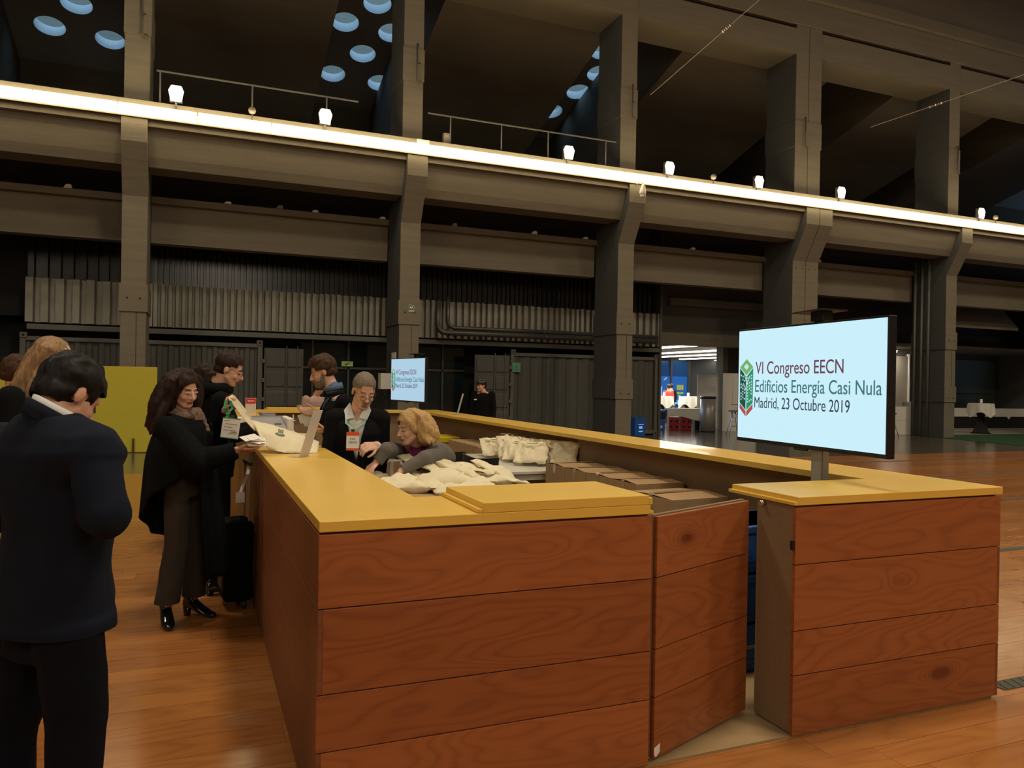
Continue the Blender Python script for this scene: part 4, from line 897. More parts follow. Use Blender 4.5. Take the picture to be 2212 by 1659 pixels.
# ================================================================ CAFE AND RIGHT SIDE
ctube = None
for i, (X, ya, yb) in enumerate(((17.6, 21.5, 25.3), (20.8, 24.3, 30.4), (23.4, 27.6, 34.0), (26.2, 31.5, 35.7), (28.9, 33.5, 35.9))):
    n = max(2, int(round((yb - ya) / 1.9)));
    for k in range(n):
        y0 = ya + k * (yb - ya) / n; L_ = (yb - ya) / n - .06
        t = thing('ceiling_tube', 'white ceiling tube in the cafe, %s row from the front, %s along it' % (['first', 'second', 'third', 'fourth', 'fifth'][i], ['nearest', 'second', 'third', 'fourth'][min(k, 3)]), 'light', (X, y0, 3.2), group='ceiling tubes in the cafe')
        MB().box(X - .15, X + .15, y0, y0 + L_, 3.15, 3.20).build('lamp', 'cafe_tube_glow', t); MB().box(X - .16, X + .16, y0 - .02, y0 + L_ + .02, 3.2, 3.3).build('housing', 'white', t)
struct(MB().box(13.4, 60, 36.0, 36.2, 0, 3.3), 'wall_cafe_end', 'panel_grey')
plain('blue_pane', (0.02, 0.05, 0.10), 0.2, emit=srgb(20, 60, 110), es=0.8); plain('blue_poster', (0.02, 0.10, 0.35), 0.5, emit=srgb(16, 78, 150), es=.9); plain('poster_yellow', (0.4, 0.4, 0.05), emit=srgb(160, 170, 50), es=.6); plain('poster_cyan', (0.1, 0.4, 0.6), emit=srgb(60, 170, 220), es=.8); plain('poster_pale', (0.3, 0.5, 0.8), emit=srgb(110, 165, 235), es=.9)
struct(MB().box(23.5, 26.95, 35.88, 35.98, 0.1, 3.05), 'window_2', 'blue_pane')
mb = MB()
for x in (24.45, 25.62, 26.9): mb.box(x - .06, x + .06, 35.74, 35.88, 0, 3.2)
struct(mb, 'trim_11', 'panel_grey')
t = thing('poster', 'blue poster with a pale square in the left cafe window', 'poster', (25.0, 35.8, 0.6)); MB().box(24.55, 25.55, 35.80, 35.83, .5, 2.15).build('sheet', 'blue_poster', t); MB().box(24.6, 25.0, 35.77, 35.80, .9, 1.55).build('pale_square', 'poster_pale', t); MB().prism([(25.1, 1.9), (25.25, 1.95), (25.35, 2.1), (25.2, 2.05)], 'y', 35.77, 35.80).build('mark', 'paper', t)
t = thing('poster', 'blue poster with yellow lettering in the right cafe window', 'poster', (26.25, 35.8, 0.6)); MB().box(25.72, 26.75, 35.80, 35.83, .5, 2.15).build('sheet', 'blue_poster', t)
mb = MB()
for k in range(3): mb.box(26.05 + .16 * k, 26.17 + .16 * k, 35.77, 35.80, 1.35, 1.65)
mb.box(26.05, 26.5, 35.77, 35.80, 1.12, 1.22); mb.box(26.12, 26.3, 35.77, 35.80, .98, 1.06); mb.build('yellow_text', 'poster_yellow', t)
MB().prism([(25.73, .5), (26.5, .5), (25.73, .95)], 'y', 35.77, 35.80).build('cyan_corner', 'poster_cyan', t)
struct(MB().box(17.62, 17.85, 20.6, 21.0, 0, 3.3), 'wall_pilaster', 'concrete'); struct(MB().box(17.85, 28.0, 20.9, 21.1, 0, 7.1), 'wall_back_right', 'concrete_side')
struct(MB().box(28.0, 60.0, 22.7, 22.9, 0, 7.1), 'wall_back_far_right', 'concrete_side')
struct(MB().box(28.5, 31.4, 22.2, 22.7, 3.35, 3.75).box(31.4, 36.4, 22.2, 22.7, 3.35, 3.75), 'trim_12', 'concrete'); struct(MB().box(28.5, 36.4, 22.3, 22.7, 3.75, 4.2), 'trim_13', 'concrete_dark')
struct(MB().prism([(18.6, 4.95), (17.9, 4.12), (17.9, 4.02), (18.7, 4.95)], 'x', 24.6, 29.8), 'trim_14', 'concrete')
struct(MB().box(35.5, 36.4, 21.4, 22.7, 0, 7.0), 'wall_pier_right', 'concrete_side')
t = thing('green_panel', 'dull green wall panel behind the far right cloth table', 'panel', (33.8, 22.65, 0)); MB().box(32.3, 35.1, 22.62, 22.69, .3, 3.05).build('sheet', 'green_panel', t); MB().box(32.3, 35.1, 22.6, 22.62, 1.45, 1.48).build('seam', 'dark', t)
t = thing('metal_panel', 'pale metal shutter panel just right of the big screen', 'panel', (26.7, 20.85, 0)); MB().box(26.0, 27.25, 20.82, 20.89, 0, 3.0).build('sheet', 'shade', t); MB().box(27.25, 27.32, 20.78, 20.89, 0, 3.1).build('edge', 'white', t)
t = thing('wall_lamp', 'short bright lamp at the top right corner behind the big screen', 'lamp', (25.6, 20.6, 3.05)); MB().box(25.55, 26.3, 20.55, 20.65, 3.13, 3.19).build('tube', 'cafe_tube_glow', t); MB().box(25.5, 26.35, 20.55, 20.9, 3.19, 3.24).build('housing', 'white', t)
FR = -YAW
def facing(name, label, cat, x, y, group=None): return thing(name, label, cat, (x, y, 0), rz=FR, group=group)
t = facing('recycling_box', 'blue cardboard recycling box at the foot of the dome camera column', 'box', 12.35, 18.15, 'blue recycling boxes'); t.rotation_euler.z = 0.35
MB().box(-.26, .26, -.26, .26, 0, .58).build('body', 'blue', t, bevel=.01, **kw); mb = MB(); mb.box(-.09, .16, -.265, -.26, .36, .38); mb.box(-.06, .1, -.265, -.26, .24, .31); mb.box(-.08, .12, -.265, -.26, .14, .17); mb.build('print', 'poster_pale', t, **kw); MB().box(-.265, .265, -.265, .265, .55, .585).build('rim', 'blue', t, bevel=.004, **kw)
t = facing('recycling_box', 'blue recycling box with a black liner beside the red crates', 'box', 14.9, 20.9, 'blue recycling boxes'); t.rotation_euler.z = 0.35
MB().box(-.26, .26, -.26, .26, 0, .62).build('body', 'blue', t, bevel=.01, **kw); MB().box(-.275, .275, -.275, .275, .40, .64).build('liner', 'black_plastic', t, bevel=.02, **kw); MB().box(-.28, .28, -.28, .28, .64, .72).build('lid', 'blue', t, bevel=.01, **kw); MB().box(-.15, .1, -.266, -.26, .08, .16).build('print', 'paper', t, **kw)
for i, (x, y, h, lab) in enumerate(((15.75, 21.0, .46, 'left red plastic crate stack under the cloth table'), (16.15, 20.8, .50, 'right red plastic crate stack under the cloth table'))):
    t = facing('bottle_crate', lab, 'crate', x, y, 'red crates under the cafe table')
    mb = MB(); mb.box(-.2, .2, -.15, .15, 0, h); mb.build('shell', 'red', t, bevel=.012, **kw)
    mb = MB()
    for a in (-.1, .1):
        for z in (.08, .28): mb.box(a - .05, a + .05, -.156, -.15, z, z + .06)
    mb.build('hand_slot', 'gap', t, **kw)
def cloth(t, r0, r1, h0, h1, n=9, mat='cloth_white', nm='tablecloth'):
    vs = []; fs = []; N_ = n * 10; K = 6
    for ring in range(K + 1):
        f = ring / K
        for i in range(N_):
            a = 2 * PI * i / N_; pl = math.sin(a * n + .5 * math.sin(a * 3)); cr_ = abs(math.cos(2 * a + .4)) ** 2.5; r = r0 + (r1 - r0) * f + r0 * .07 * pl * f ** .8; z = h0 - (h0 - h1) * f * (.62 + .38 * cr_); vs.append((r * math.cos(a), r * math.sin(a), z))
    c = len(vs); vs.append((0, 0, h0 + .001))
    for ring in range(K):
        for i in range(N_): fs.append((ring * N_ + i, ring * N_ + (i + 1) % N_, (ring + 1) * N_ + (i + 1) % N_, (ring + 1) * N_ + i))
    for i in range(N_): fs.append((c, (i + 1) % N_, i))
    mb = MB(); mb.add(vs, fs); o = mb.build(nm, mat, t, **kw); s = o.modifiers.new('s', 'SOLIDIFY'); s.thickness = .004; return o
def high_table(x, y, lab, h=1.13, r=.38, cup=True):
    t = thing('cocktail_table', lab, 'table', (x, y, 0), group='cocktail tables with white cloths')
    MB().lathe([(r * .95, h - .025), (r * .95, h)], n=24).build('top', 'white_top', t, **kw)
    MB().lathe([(r * .85, 0.0), (r * .62, .08), (.13, .45), (.12, .62), (r * .55, h - .10), (r * .8, h - .03)], n=24).build('black_cover', 'cloth_black', t, **kw)
    cl = thing('tablecloth', 'white cloth draped over the ' + lab, 'tablecloth', (x, y, 0), group='white cloths on cocktail tables'); cloth(cl, r * 1.02, r * 1.10, h + .012, h - .52)
    if cup:
        c = thing('table_card', 'small white card standing on the ' + lab, 'card', (x, y, h + .02), group='cards on cocktail tables'); MB().box(-.05, .05, -.02, .02, 0, .15).build('card', 'paper', c, bevel=.004, **kw)
high_table(18.2, 25.3, 'cocktail table left in the cafe doorway')
high_table(19.15, 24.9, 'cocktail table right in the cafe doorway')
high_table(27.0, 17.35, 'cocktail table at the far right', r=.42)
high_table(24.3, 18.0, 'cocktail table just right of the big screen')
t = facing('white_cabinet', 'white cabinet just right of the big screen, behind the stool', 'cabinet', 22.7, 17.4); MB().box(-.62, .52, -.2, .25, 0, 1.0).build('body', 'white', t, bevel=.008, **kw)
mb = MB(); mb.box(-.3, -.26, -.205, -.2, .72, .75); mb.box(-.15, -.11, -.205, -.2, .72, .75); mb.build('knob', 'shade', t, **kw); MB().box(-.6, .5, -.204, -.2, .52, .525).build('drawer_line', 'shade', t, **kw)
t = facing('poster_stand', 'white roll up poster just right of the big screen', 'poster', 24.6, 19.4); MB().box(-.42, .25, 0, .02, .05, 2.0).build('sheet', 'paper', t, **kw); MB().box(-.45, .28, -.1, .1, 0, .05).build('foot', 'steel', t, **kw); MB().prism([(-.1, .95), (.16, .95), (.2, 1.1), (.0, 1.35), (-.05, 1.15)], 'y', -.003, 0).build('picture', 'badge_red', t, **kw)
# lower cloth table with crates beneath
t = facing('buffet_table', 'long low table in the cafe doorway with a white cloth hanging over the red crates', 'table', 16.1, 20.6, 'buffet tables')
MB().box(-.72, .55, .0, .6, .72, .76).build('top', 'white_top', t, **kw)
for a in (-.68, .5): MB().box(a - .02, a + .02, .05, .09, 0, .72).build('leg', 'steel', t, **kw)
MB().box(.30, .52, .12, .55, .0, .72).build('black_skirt', 'cloth_black', t, **kw)
cl = facing('tablecloth', 'white cloth over the long low table in the cafe doorway', 'tablecloth', 16.1, 20.6, 'buffet cloths')
mb = MB(); mb.prism([(-.74, .78), (.57, .78), (.57, .28), (.4, .34), (.2, .38), (-.1, .46), (-.4, .52), (-.74, .48)], 'y', -.035, -.02); mb.box(-.74, .57, -.035, .62, .765, .775); mb.build('cloth', 'cloth_white', cl, **kw)
t = facing('waste_bin', 'tall cylindrical steel waste bin with a black lid', 'bin', 16.35, 19.75); MB().lathe([(.27, .02), (.27, 1.16)], n=28).build('drum', 'steel', t, **kw); MB().lathe([(.28, 1.16), (.285, 1.2), (.27, 1.24), (0, 1.25)], n=28).build('lid', 'black', t, **kw); MB().lathe([(.25, 0), (.25, .02)], n=28).build('base', 'black', t, **kw)
t = facing('partition_panel', 'lower white partition panel behind the steel bin', 'partition', 17.15, 21.0, 'white partition panels'); MB().box(-.30, .40, 0, .04, 0, 2.02).build('panel', 'white', t, bevel=.004, **kw)
t = facing('partition_panel', 'taller white partition panel left of the big screen', 'partition', 17.35, 19.75, 'white partition panels'); MB().box(-.30, .9, 0, .04, 0, 2.08).build('panel', 'white', t, bevel=.004, **kw); MB().box(.0, .9, -.002, 0, .95, .975).build('ledge', 'shade', t, **kw); MB().box(.04, .045, -.002, 0, .95, 2.08).build('seam', 'shade', t, **kw)
def stool(x, y, lab):
    t = facing('bar_stool', lab, 'stool', x, y, 'round bar stools'); MB().lathe([(0, .76), (.17, .765), (.19, .79), (.185, .82), (0, .83)], n=24).build('seat', 'tray', t, **kw)
    for i in range(4):
        a = PI / 4 + i * PI / 2; MB().tube([(.06 * math.cos(a), .06 * math.sin(a), .77), (.12 * math.cos(a), .12 * math.sin(a), .5), (.20 * math.cos(a), .20 * math.sin(a), .25), (.27 * math.cos(a), .27 * math.sin(a), 0.0)], .013, 8).build('leg', 'chrome', t, **kw)
    MB().tube([(.19 * math.cos(i * PI / 10), .19 * math.sin(i * PI / 10), .28) for i in range(21)], .009, 6).build('foot_ring', 'chrome', t, **kw)
stool(16.2, 18.15, 'chrome bar stool left of the big screen'); stool(21.3, 16.4, 'chrome bar stool in front of the white cabinet')
t = thing('bench_table', 'long low white draped table at the far right', 'table', (32, 20.6, 0), rz=-.08, group='buffet tables')
MB().box(-3.2, 6, -.35, .35, .80, .83).build('top', 'white_top', t, **kw); MB().box(-3.15, 6, -.33, .33, .0, .80).build('black_skirt', 'cloth_black', t, **kw)
cl = thing('tablecloth', 'white cloth along the long low table at the far right', 'tablecloth', (32, 20.6, 0), rz=-.08, group='buffet cloths'); MB().box(-3.22, 6, -.37, .36, .832, .84).box(-3.22, 6, -.38, -.36, .50, .84).prism([(.55, .5), (.75, .5), (.68, .40), (.62, .40)], 'y', -.38, -.36).build('cloth', 'cloth_white', cl, **kw)
tag(MB().prism([(24.9, 16.8), (23.5, 15.65), (22.9, 15.65), (22.2, 12.6), (44, 12.6), (44, 16.8), (35.68, 16.8), (35.68, 15.63), (35.07, 15.63), (35.07, 16.8), (29.59, 16.8), (29.59, 15.63), (28.98, 15.63), (28.98, 16.8)], 'z', 0.0, 0.008).build('carpet', 'green_carpet'), 'dark green carpet on the floor at the far right', 'carpet')
struct(MB().box(23.6, 50, 16.8, 22.6, 0.0, 0.004), 'floor_pale', 'shade')
# blue crates just inside the gate
for i in range(3):
    t = thing('storage_crate', ['bottom', 'middle', 'top'][i] + ' blue plastic crate of the stack seen through the gate', 'crate', (2.62, .92, .013 + i * .275), rz=.1, group='blue crates behind the gate')
    MB().box(-.30, .30, -.20, .20, .0, .262).build('shell', 'blue', t, bevel=.012, **kw); MB().box(-.31, .31, -.21, .21, .22, .262).build('rim', 'blue', t, bevel=.006, **kw)
    if i == 0: MB().box(-.302, .302, -.202, .202, .13, .15).build('stripe', 'tray', t, **kw)
    mb = MB()
    for z in (.03, .06): mb.box(-.304, .304, -.204, .204, z, z + .012)
    mb.build('rib', 'blue', t, **kw)
# ================================================================ PEOPLE
V = Vector
plain('skin', (0.58, 0.31, 0.20), 0.55, var=0.08, scale=14); plain('skin_pale', (0.66, 0.38, 0.26), 0.55, var=0.08, scale=14)
for n_, c_n in dict(hair_black=(0.006, 0.005, 0.005), hair_dark=(0.022, 0.010, 0.007), hair_brown=(0.055, 0.025, 0.012), hair_blond=(0.50, 0.31, 0.13), hair_fair=(0.30, 0.18, 0.09), hair_grey=(0.20, 0.16, 0.12)).items():
    m, nt_, b_ = newmat(n_); L_ = nt_.links; tc_ = N(nt_, 'ShaderNodeTexCoord'); mp_ = N(nt_, 'ShaderNodeMapping'); mp_.inputs['Scale'].default_value = (60, 60, 7); L_.new(tc_.outputs['Object'], mp_.inputs[0])
    nn_ = N(nt_, 'ShaderNodeTexNoise', i_Scale=2.2, i_Detail=3.0); L_.new(mp_.outputs[0], nn_.inputs['Vector']); mx_ = N(nt_, 'ShaderNodeMix', data_type='RGBA'); L_.new(nn_.outputs['Fac'], mx_.inputs[0])
    mx_.inputs[6].default_value = tuple(x * .35 for x in c_n) + (1,); mx_.inputs[7].default_value = tuple(min(1, x * 1.6) for x in c_n) + (1,); L_.new(mx_.outputs[2], b_.inputs['Base Color'])
    b_.inputs['Roughness'].default_value = 0.55; b_.inputs['Specular IOR Level'].default_value = 0.22; bp_ = N(nt_, 'ShaderNodeBump', i_Strength=0.6, i_Distance=0.004); L_.new(nn_.outputs['Fac'], bp_.inputs['Height']); L_.new(bp_.outputs[0], b_.inputs['Normal'])
for n_, a_ in dict(navy_suit=dict(col=(0.0075, 0.0105, 0.020), rough=.95, spec=.15), navy_trouser=dict(col=(0.005, 0.006, 0.011), rough=.95, spec=.12), black_wool=dict(col=(0.0065, 0.007, 0.0075), rough=1.0, spec=.10), dark_suit=dict(col=(0.007, 0.007, 0.009), rough=.95, spec=.12), brown_trouser=dict(col=(0.030, 0.022, 0.015), rough=.9), grey_jacket=dict(col=(0.13, 0.115, 0.10), rough=.95, bump=.3, scale=60), magenta=dict(col=(0.14, 0.006, 0.06), rough=.85), pink_shirt=dict(col=(0.42, 0.27, 0.22), rough=.9), blue_shirt=dict(col=(0.10, 0.15, 0.26), rough=.85), white_shirt=dict(col=(0.62, 0.62, 0.62), rough=.8), scarf=dict(col=(0.16, 0.10, 0.07), rough=.9, var=.9, scale=45), boot=dict(col=(0.006, 0.006, 0.006), rough=.18, coat=.5), lip=dict(col=(0.36, 0.10, 0.08), rough=.5), red_shirt=dict(col=(0.6, 0.03, 0.02), rough=.8), grey_trouser=dict(col=(0.07, 0.065, 0.06), rough=.9), eye_white=dict(col=(0.6, 0.58, 0.55), rough=.3)).items(): plain(n_, **a_)

class Blob:
    """closed primitives, fused into one continuous surface by a voxel remesh"""
    def __init__(s): s.m = MB(); s.m.smooth = True
    def loft(s, rings, n=20):
        """rings: (centre, side vector * half width, front vector * half depth)"""
        vs = []; m = len(rings)
        for c, a, b in rings:
            for i in range(n): t = 2 * PI * i / n; vs.append(V(c) + V(a) * math.cos(t) + V(b) * math.sin(t))
        fs = [(k * n + i, k * n + (i + 1) % n, (k + 1) * n + (i + 1) % n, (k + 1) * n + i) for k in range(m - 1) for i in range(n)]
        fs += [tuple(range(n))[::-1], tuple(range((m - 1) * n, m * n))]; s.m.add(vs, fs); return s
    def cap(s, p0, p1, r0, r1=None, fl=None, k=1.0, n=14):
        """tapered capsule; fl = direction squashed by k"""
        r1 = r0 if r1 is None else r1; p0 = V(p0); p1 = V(p1); d = p1 - p0
        if d.length < 1e-6: d = V((0, 0, 1e-5))
        d.normalize(); a = d.orthogonal().normalized() if fl is None else (V(fl) - V(fl).dot(d) * d).normalized(); b = d.cross(a); ka = k
        rings = []
        for t in (-.98, -.8, -.45): q = math.sqrt(1 - t * t); rings.append((p0 + d * (t * r0), a * (r0 * q * ka), b * (r0 * q)))
        rings.append((p0, a * (r0 * ka), b * r0)); rings.append((p1, a * (r1 * ka), b * r1))
        for t in (.45, .8, .98): q = math.sqrt(1 - t * t); rings.append((p1 + d * (t * r1), a * (r1 * q * ka), b * (r1 * q)))
        return s.loft(rings, n)
    def ell(s, c, ax, ay, az, n=18):
        """ellipsoid from three half-axis vectors"""
        c, ax, ay, az = V(c), V(ax), V(ay), V(az); rings = []
        for i in range(1, 12): t = -1 + 2 * i / 12; t = math.sin(t * PI / 2); q = math.sqrt(max(0, 1 - t * t)); rings.append((c + az * t, ax * q, ay * q))
        return s.loft(rings, n)
    def build(s, name, mat, parent, vox=.006, smooth=4, disp=None, cut=None, thick=0.0, dec=None):
        o = s.m.build(name, mat, parent)
        r = o.modifiers.new('r', 'REMESH'); r.mode = 'VOXEL'; r.voxel_size = vox
        if smooth: q = o.modifiers.new('s', 'SMOOTH'); q.iterations = smooth; q.factor = .5
        bake(o); me = o.data; off = V((0, 0, 0)); q = parent
        while q is not None: off += q.location; q = q.parent
        if disp:
            nv = [v.normal.copy() for v in me.vertices]
            for v, nn in zip(me.vertices, nv): v.co += nn * disp(v.co + off, nn)
        if cut:
            bm = bmesh.new(); bm.from_mesh(me); bmesh.ops.delete(bm, geom=[f for f in bm.faces if cut(f.calc_center_median() + off)], context='FACES')
            bv = [v for v in bm.verts if v.is_boundary]
            for _ in range(8):
                nw = {v: sum((e.other_vert(v).co for e in v.link_edges if e.is_boundary), V((0, 0, 0))) / max(1, sum(1 for e in v.link_edges if e.is_boundary)) for v in bv}
                for v, q in nw.items(): v.co = v.co.lerp(q, .5)
            bm.to_mesh(me); bm.free()
        if not me.materials: me.materials.append(M[mat])
        for p in me.polygons: p.use_smooth = True
        if thick: so = o.modifiers.new('t', 'SOLIDIFY'); so.thickness = thick; so.offset = -1
        return o
def folds(amp, sc=7.0, st=(1, 1, .45), seed=0):
    def f(p, n):
        q = V((p.x * sc * st[0] + seed, p.y * sc * st[1], p.z * sc * st[2])); a = mnoise.noise(q); b = mnoise.noise(q * 2.3 + V((9, 3, 1)))
        return amp * (1 - 2.4 * abs(a)) * .8 + amp * .35 * b
    return f
def frame(f, pitch=0.0, roll=0.0):
    """right, forward, up of something that faces the flat direction f, tipped down by pitch"""
    f = V((f[0], f[1], 0)).normalized(); r = V((f.y, -f.x, 0)); u = V((0, 0, 1))
    c, s_ = math.cos(pitch), math.sin(pitch); f2 = f * c - u * s_; u2 = u * c + f * s_
    c, s_ = math.cos(roll), math.sin(roll); r3 = r * c + u2 * s_; u3 = u2 * c - r * s_
    return r3, f2, u3
def head_into(b, c, F, s=1.0, neck=None, fem=False):
    r, f, u = F; c = V(c)
    P = lambda x, y, z: c + (r * x + f * y + u * z) * s
    b.ell(P(0, -.012, .035), r * .076 * s, f * .097 * s, u * .088 * s)
    b.ell(P(0, .028, -.030), r * .064 * s, f * .066 * s, u * .088 * s)
    b.ell(P(0, .038, -.080), r * .047 * s, f * .046 * s, u * .036 * s)
    b.ell(P(0, .072, -.100), r * (.017 if fem else .022) * s, f * .018 * s, u * .017 * s)
    b.cap(P(0, .090, .004), P(0, .113, -.036), .0075 * s, .0125 * s); b.cap(P(-.011, .100, -.040), P(.011, .100, -.040), .0085 * s)
    b.cap(P(-.034, .078, .018), P(.034, .078, .018), .0115 * s)
    for e in (-1, 1):
        b.ell(P(e * .036, .062, -.036), r * .024 * s, f * .024 * s, u * .026 * s)
        b.ell(P(e * .077, -.004, -.012), r * .008 * s + f * .004 * s, f * .018 * s, u * .031 * s)
        b.cap(P(e * .05, .02, -.06), P(e * .02, .06, -.095), .022 * s)
    b.ell(P(0, .090, -.064), r * .023 * s, f * .011 * s, u * .012 * s)
    if neck is not None: b.cap(P(0, -.018, -.055), neck, .050 * s * (.88 if fem else 1.05), .058 * s)
    return P
def face_parts(body, P, F, s, brow='hair_dark', glasses=None, closed=True, beard=None, mouth=True):
    r, f, u = F
    for e in (-1, 1):
        w = MB(); w.smooth = True
        eb = Blob(); eb.cap(P(e * .044, .0815, -.002), P(e * .020, .0870, -.004), .0085 * s, .0085 * s, fl=f, k=.6); eb.m.build('eyelid' , body.data.materials[0], body)
        ln = MB(); ln.tube([P(e * .045, .083, -.006), P(e * .032, .0930, -.0095), P(e * .019, .0880, -.007)], .0016 * s, 6); ln.build('lashes', 'hair_black', body)
        bb = MB(); bb.tube([P(e * .050, .078, .018), P(e * .036, .0895, .024), P(e * .016, .0925, .020)], [.0022 * s, .0040 * s, .0030 * s], 6); bb.build('eyebrow', brow, body)
    if mouth:
        lp = MB(); lp.tube([P(-.023, .089, -.067), P(-.008, .1005, -.062), P(0, .1010, -.063), P(.008, .1005, -.062), P(.023, .089, -.067)], [.002, .0042, .004, .0042, .002], 6)
        lp.tube([P(-.020, .089, -.069), P(0, .1000, -.073), P(.020, .089, -.069)], [.002, .0045, .002], 6); lp.build('lips', 'lip', body)
    if glasses:
        g = MB()
        for e in (-1, 1):
            cx = P(e * .032, .108, -.004 + glasses)
            pts = [cx + r * (.021 * s * math.cos(a)) + u * (.014 * s * math.sin(a)) for a in [i * PI / 8 for i in range(17)]]
            g.tube(pts, .0014, 6); g.tube([P(e * .053, .106, .002 + glasses), P(e * .074, .06, .004), P(e * .079, -.002, .002)], .0014, 6)
        g.tube([P(-.011, .110, .0 + glasses), P(0, .113, .003 + glasses), P(.011, .110, .0 + glasses)], .0014, 6); g.build('glasses', 'black', body)
def hand_into(b, w, d, nrm, side, curl=.5, s=1.0, spread=.06, thumb=.5):
    """w wrist, d towards the fingertips, nrm out of the palm, side +1: thumb on d x nrm side"""
    w = V(w); d = V(d).normalized(); nrm = (V(nrm) - V(nrm).dot(d) * d).normalized(); x = d.cross(nrm) * side
    for k, (o0, o1) in enumerate(((-.020, -.031), (-.008, -.011), (.006, .010), (.018, .029))): b.cap(w + x * o0 * s * -1, w + (d * .082 + x * o1 * -1) * s, .0145 * s, .0115 * s, fl=nrm, k=.8)
    for k, (o, ln) in enumerate(((.030, .92), (.0105, 1.05), (-.010, 1.0), (-.029, .80))):
        p = w + (d * (.085 - abs(k - 1.3) * .003) + x * o) * s; dd = (d + x * (o / .03) * spread * 1.6).normalized(); nn = nrm; a = 0
        for seg, (l_, r0, r1, bend) in enumerate(((.042, .0098, .0088, .7), (.026, .0088, .0078, 1.0), (.021, .0078, .0066, .7))):
            a = curl * bend * (.85 + .12 * k); d2 = dd * math.cos(a) + nn * math.sin(a); nn = nn * math.cos(a) - dd * math.sin(a); dd = d2
            q = p + dd * (l_ * ln * s); b.cap(p, q, r0 * s, r1 * s, n=10); p = q
    p = w + (d * .018 + x * .022 + nrm * .004) * s; dd = (d * .62 + x * .72 + nrm * .25).normalized(); q = p + dd * .042 * s; b.cap(p, q, .0155 * s, .0115 * s, n=10)
    dd = (d * (1 - .2 * thumb) + x * .25 + nrm * (.35 + .5 * thumb)).normalized(); p2 = q + dd * .032 * s; b.cap(q, p2, .0108 * s, .0095 * s, n=10); dd = (d + nrm * (.3 + .7 * thumb)).normalized(); b.cap(p2, p2 + dd * .024 * s, .0095 * s, .0075 * s, n=10)
def torso_rings(pel, nk, shl, shr, f, k=1.0, hip=.165, waist=.145, chest=.165, dep=.105, top=True):
    pel, nk, shl, shr = V(pel), V(nk), V(shl), V(shr); ax = (shl - shr); sd = ax.normalized(); up_ = (nk - pel).normalized(); fv = sd.cross(up_).normalized()
    if fv.dot(V((f[0], f[1], 0))) < 0: fv = -fv
    sw = ax.length * .5
    R_ = lambda t, w_, d_, o=0.0: (pel.lerp(nk, t) + fv * o, sd * w_ * k, fv * d_ * k)
    rs = [R_(-.10, hip * .92, dep * .98), R_(0.02, hip, dep * 1.05), R_(.25, (hip + waist) / 2, dep * .98), R_(.45, waist, dep * .95, .01), R_(.68, chest, dep * 1.05, .012), R_(.84, sw * .98, dep * .92, .0), R_(.93, sw * .86, dep * .70, -.006), R_(.985, sw * .55, dep * .52, -.01), R_(1.02, sw * .30, dep * .45, -.01)]
    return rs, sd, fv
def limbs(b, J, k=1.0, arms=(.058, .050, .046, .034), legs=(.088, .062, .060, .046), do=('a', 'l')):
    if 'a' in do:
        for e in 'LR':
            b.cap(J['sh' + e], J['el' + e], arms[0] * k, arms[1] * k); b.cap(J['el' + e], J['wr' + e], arms[2] * k, arms[3] * k)
    if 'l' in do and 'knL' in J:
        for e in 'LR':
            b.cap(J['hip' + e], J['kn' + e], legs[0] * k, legs[1] * k); b.cap(J['kn' + e], J['an' + e], legs[2] * k, legs[3] * k)
def shoe(parent, an, d, mat='boot', s=1.0, heel=.02, nm='shoe', shaft=.0, sole_z=0.0):
    d = V((d[0], d[1], 0)).normalized(); x = V((d.y, -d.x, 0)); an = V((an[0], an[1], sole_z)); b = Blob()
    b.loft([(an - d * .075 * s + V((0, 0, .035 + heel)), x * .018 * s, V((0, 0, .020))), (an - d * .06 * s + V((0, 0, .045 + heel)), x * .034 * s, V((0, 0, .040))), (an - d * .0 * s + V((0, 0, .050 + heel * .8)), x * .038 * s, V((0, 0, .045))), (an + d * .07 * s + V((0, 0, .036 + heel * .3)), x * .044 * s, V((0, 0, .033))), (an + d * .13 * s + V((0, 0, .026)), x * .044 * s, V((0, 0, .023))), (an + d * .175 * s + V((0, 0, .021)), x * .030 * s, V((0, 0, .016))), (an + d * .195 * s + V((0, 0, .018)), x * .012 * s, V((0, 0, .010)))], 16)
    b.cap(an + V((0, 0, .07 + heel)) - d * .012, an + V((0, 0, .11 + heel + shaft)) - d * .012, .043 * s, .047 * s)
    o = b.build(nm, mat, parent, .005, 3)
    h = MB(); h.lathe([(.024 * s, 0), (.030 * s, .02 + heel)], tuple(an - d * .045 * s), 14); h.build('heel', mat, o)
    return o
def short_hair(parent, c, F, s, mat, cutf, grow=.012, seed=0, amp=.006, extra=None, vox=.005):
    r, f, u = F; b = Blob(); P = lambda x, y, z: V(c) + (r * x + f * y + u * z) * s; g = grow
    b.ell(P(0, -.014, .037), r * (.076 + g) * s, f * (.097 + g) * s, u * (.088 + g) * s); b.ell(P(0, -.045, -.02), r * (.060 + g) * s, f * (.055 + g) * s, u * .07 * s)
    if extra: extra(b, P)
    def loc(p): q = (p - V(c)) / s; return q.dot(r), q.dot(f), q.dot(u)
    return b.build('hair', mat, parent, vox, 3, disp=lambda p, n: amp * mnoise.noise(V(((p - V(c)).dot(r) * 60 + seed, (p - V(c)).dot(f) * 22, (p - V(c)).dot(u) * 22))), cut=lambda p: cutf(*loc(p)))
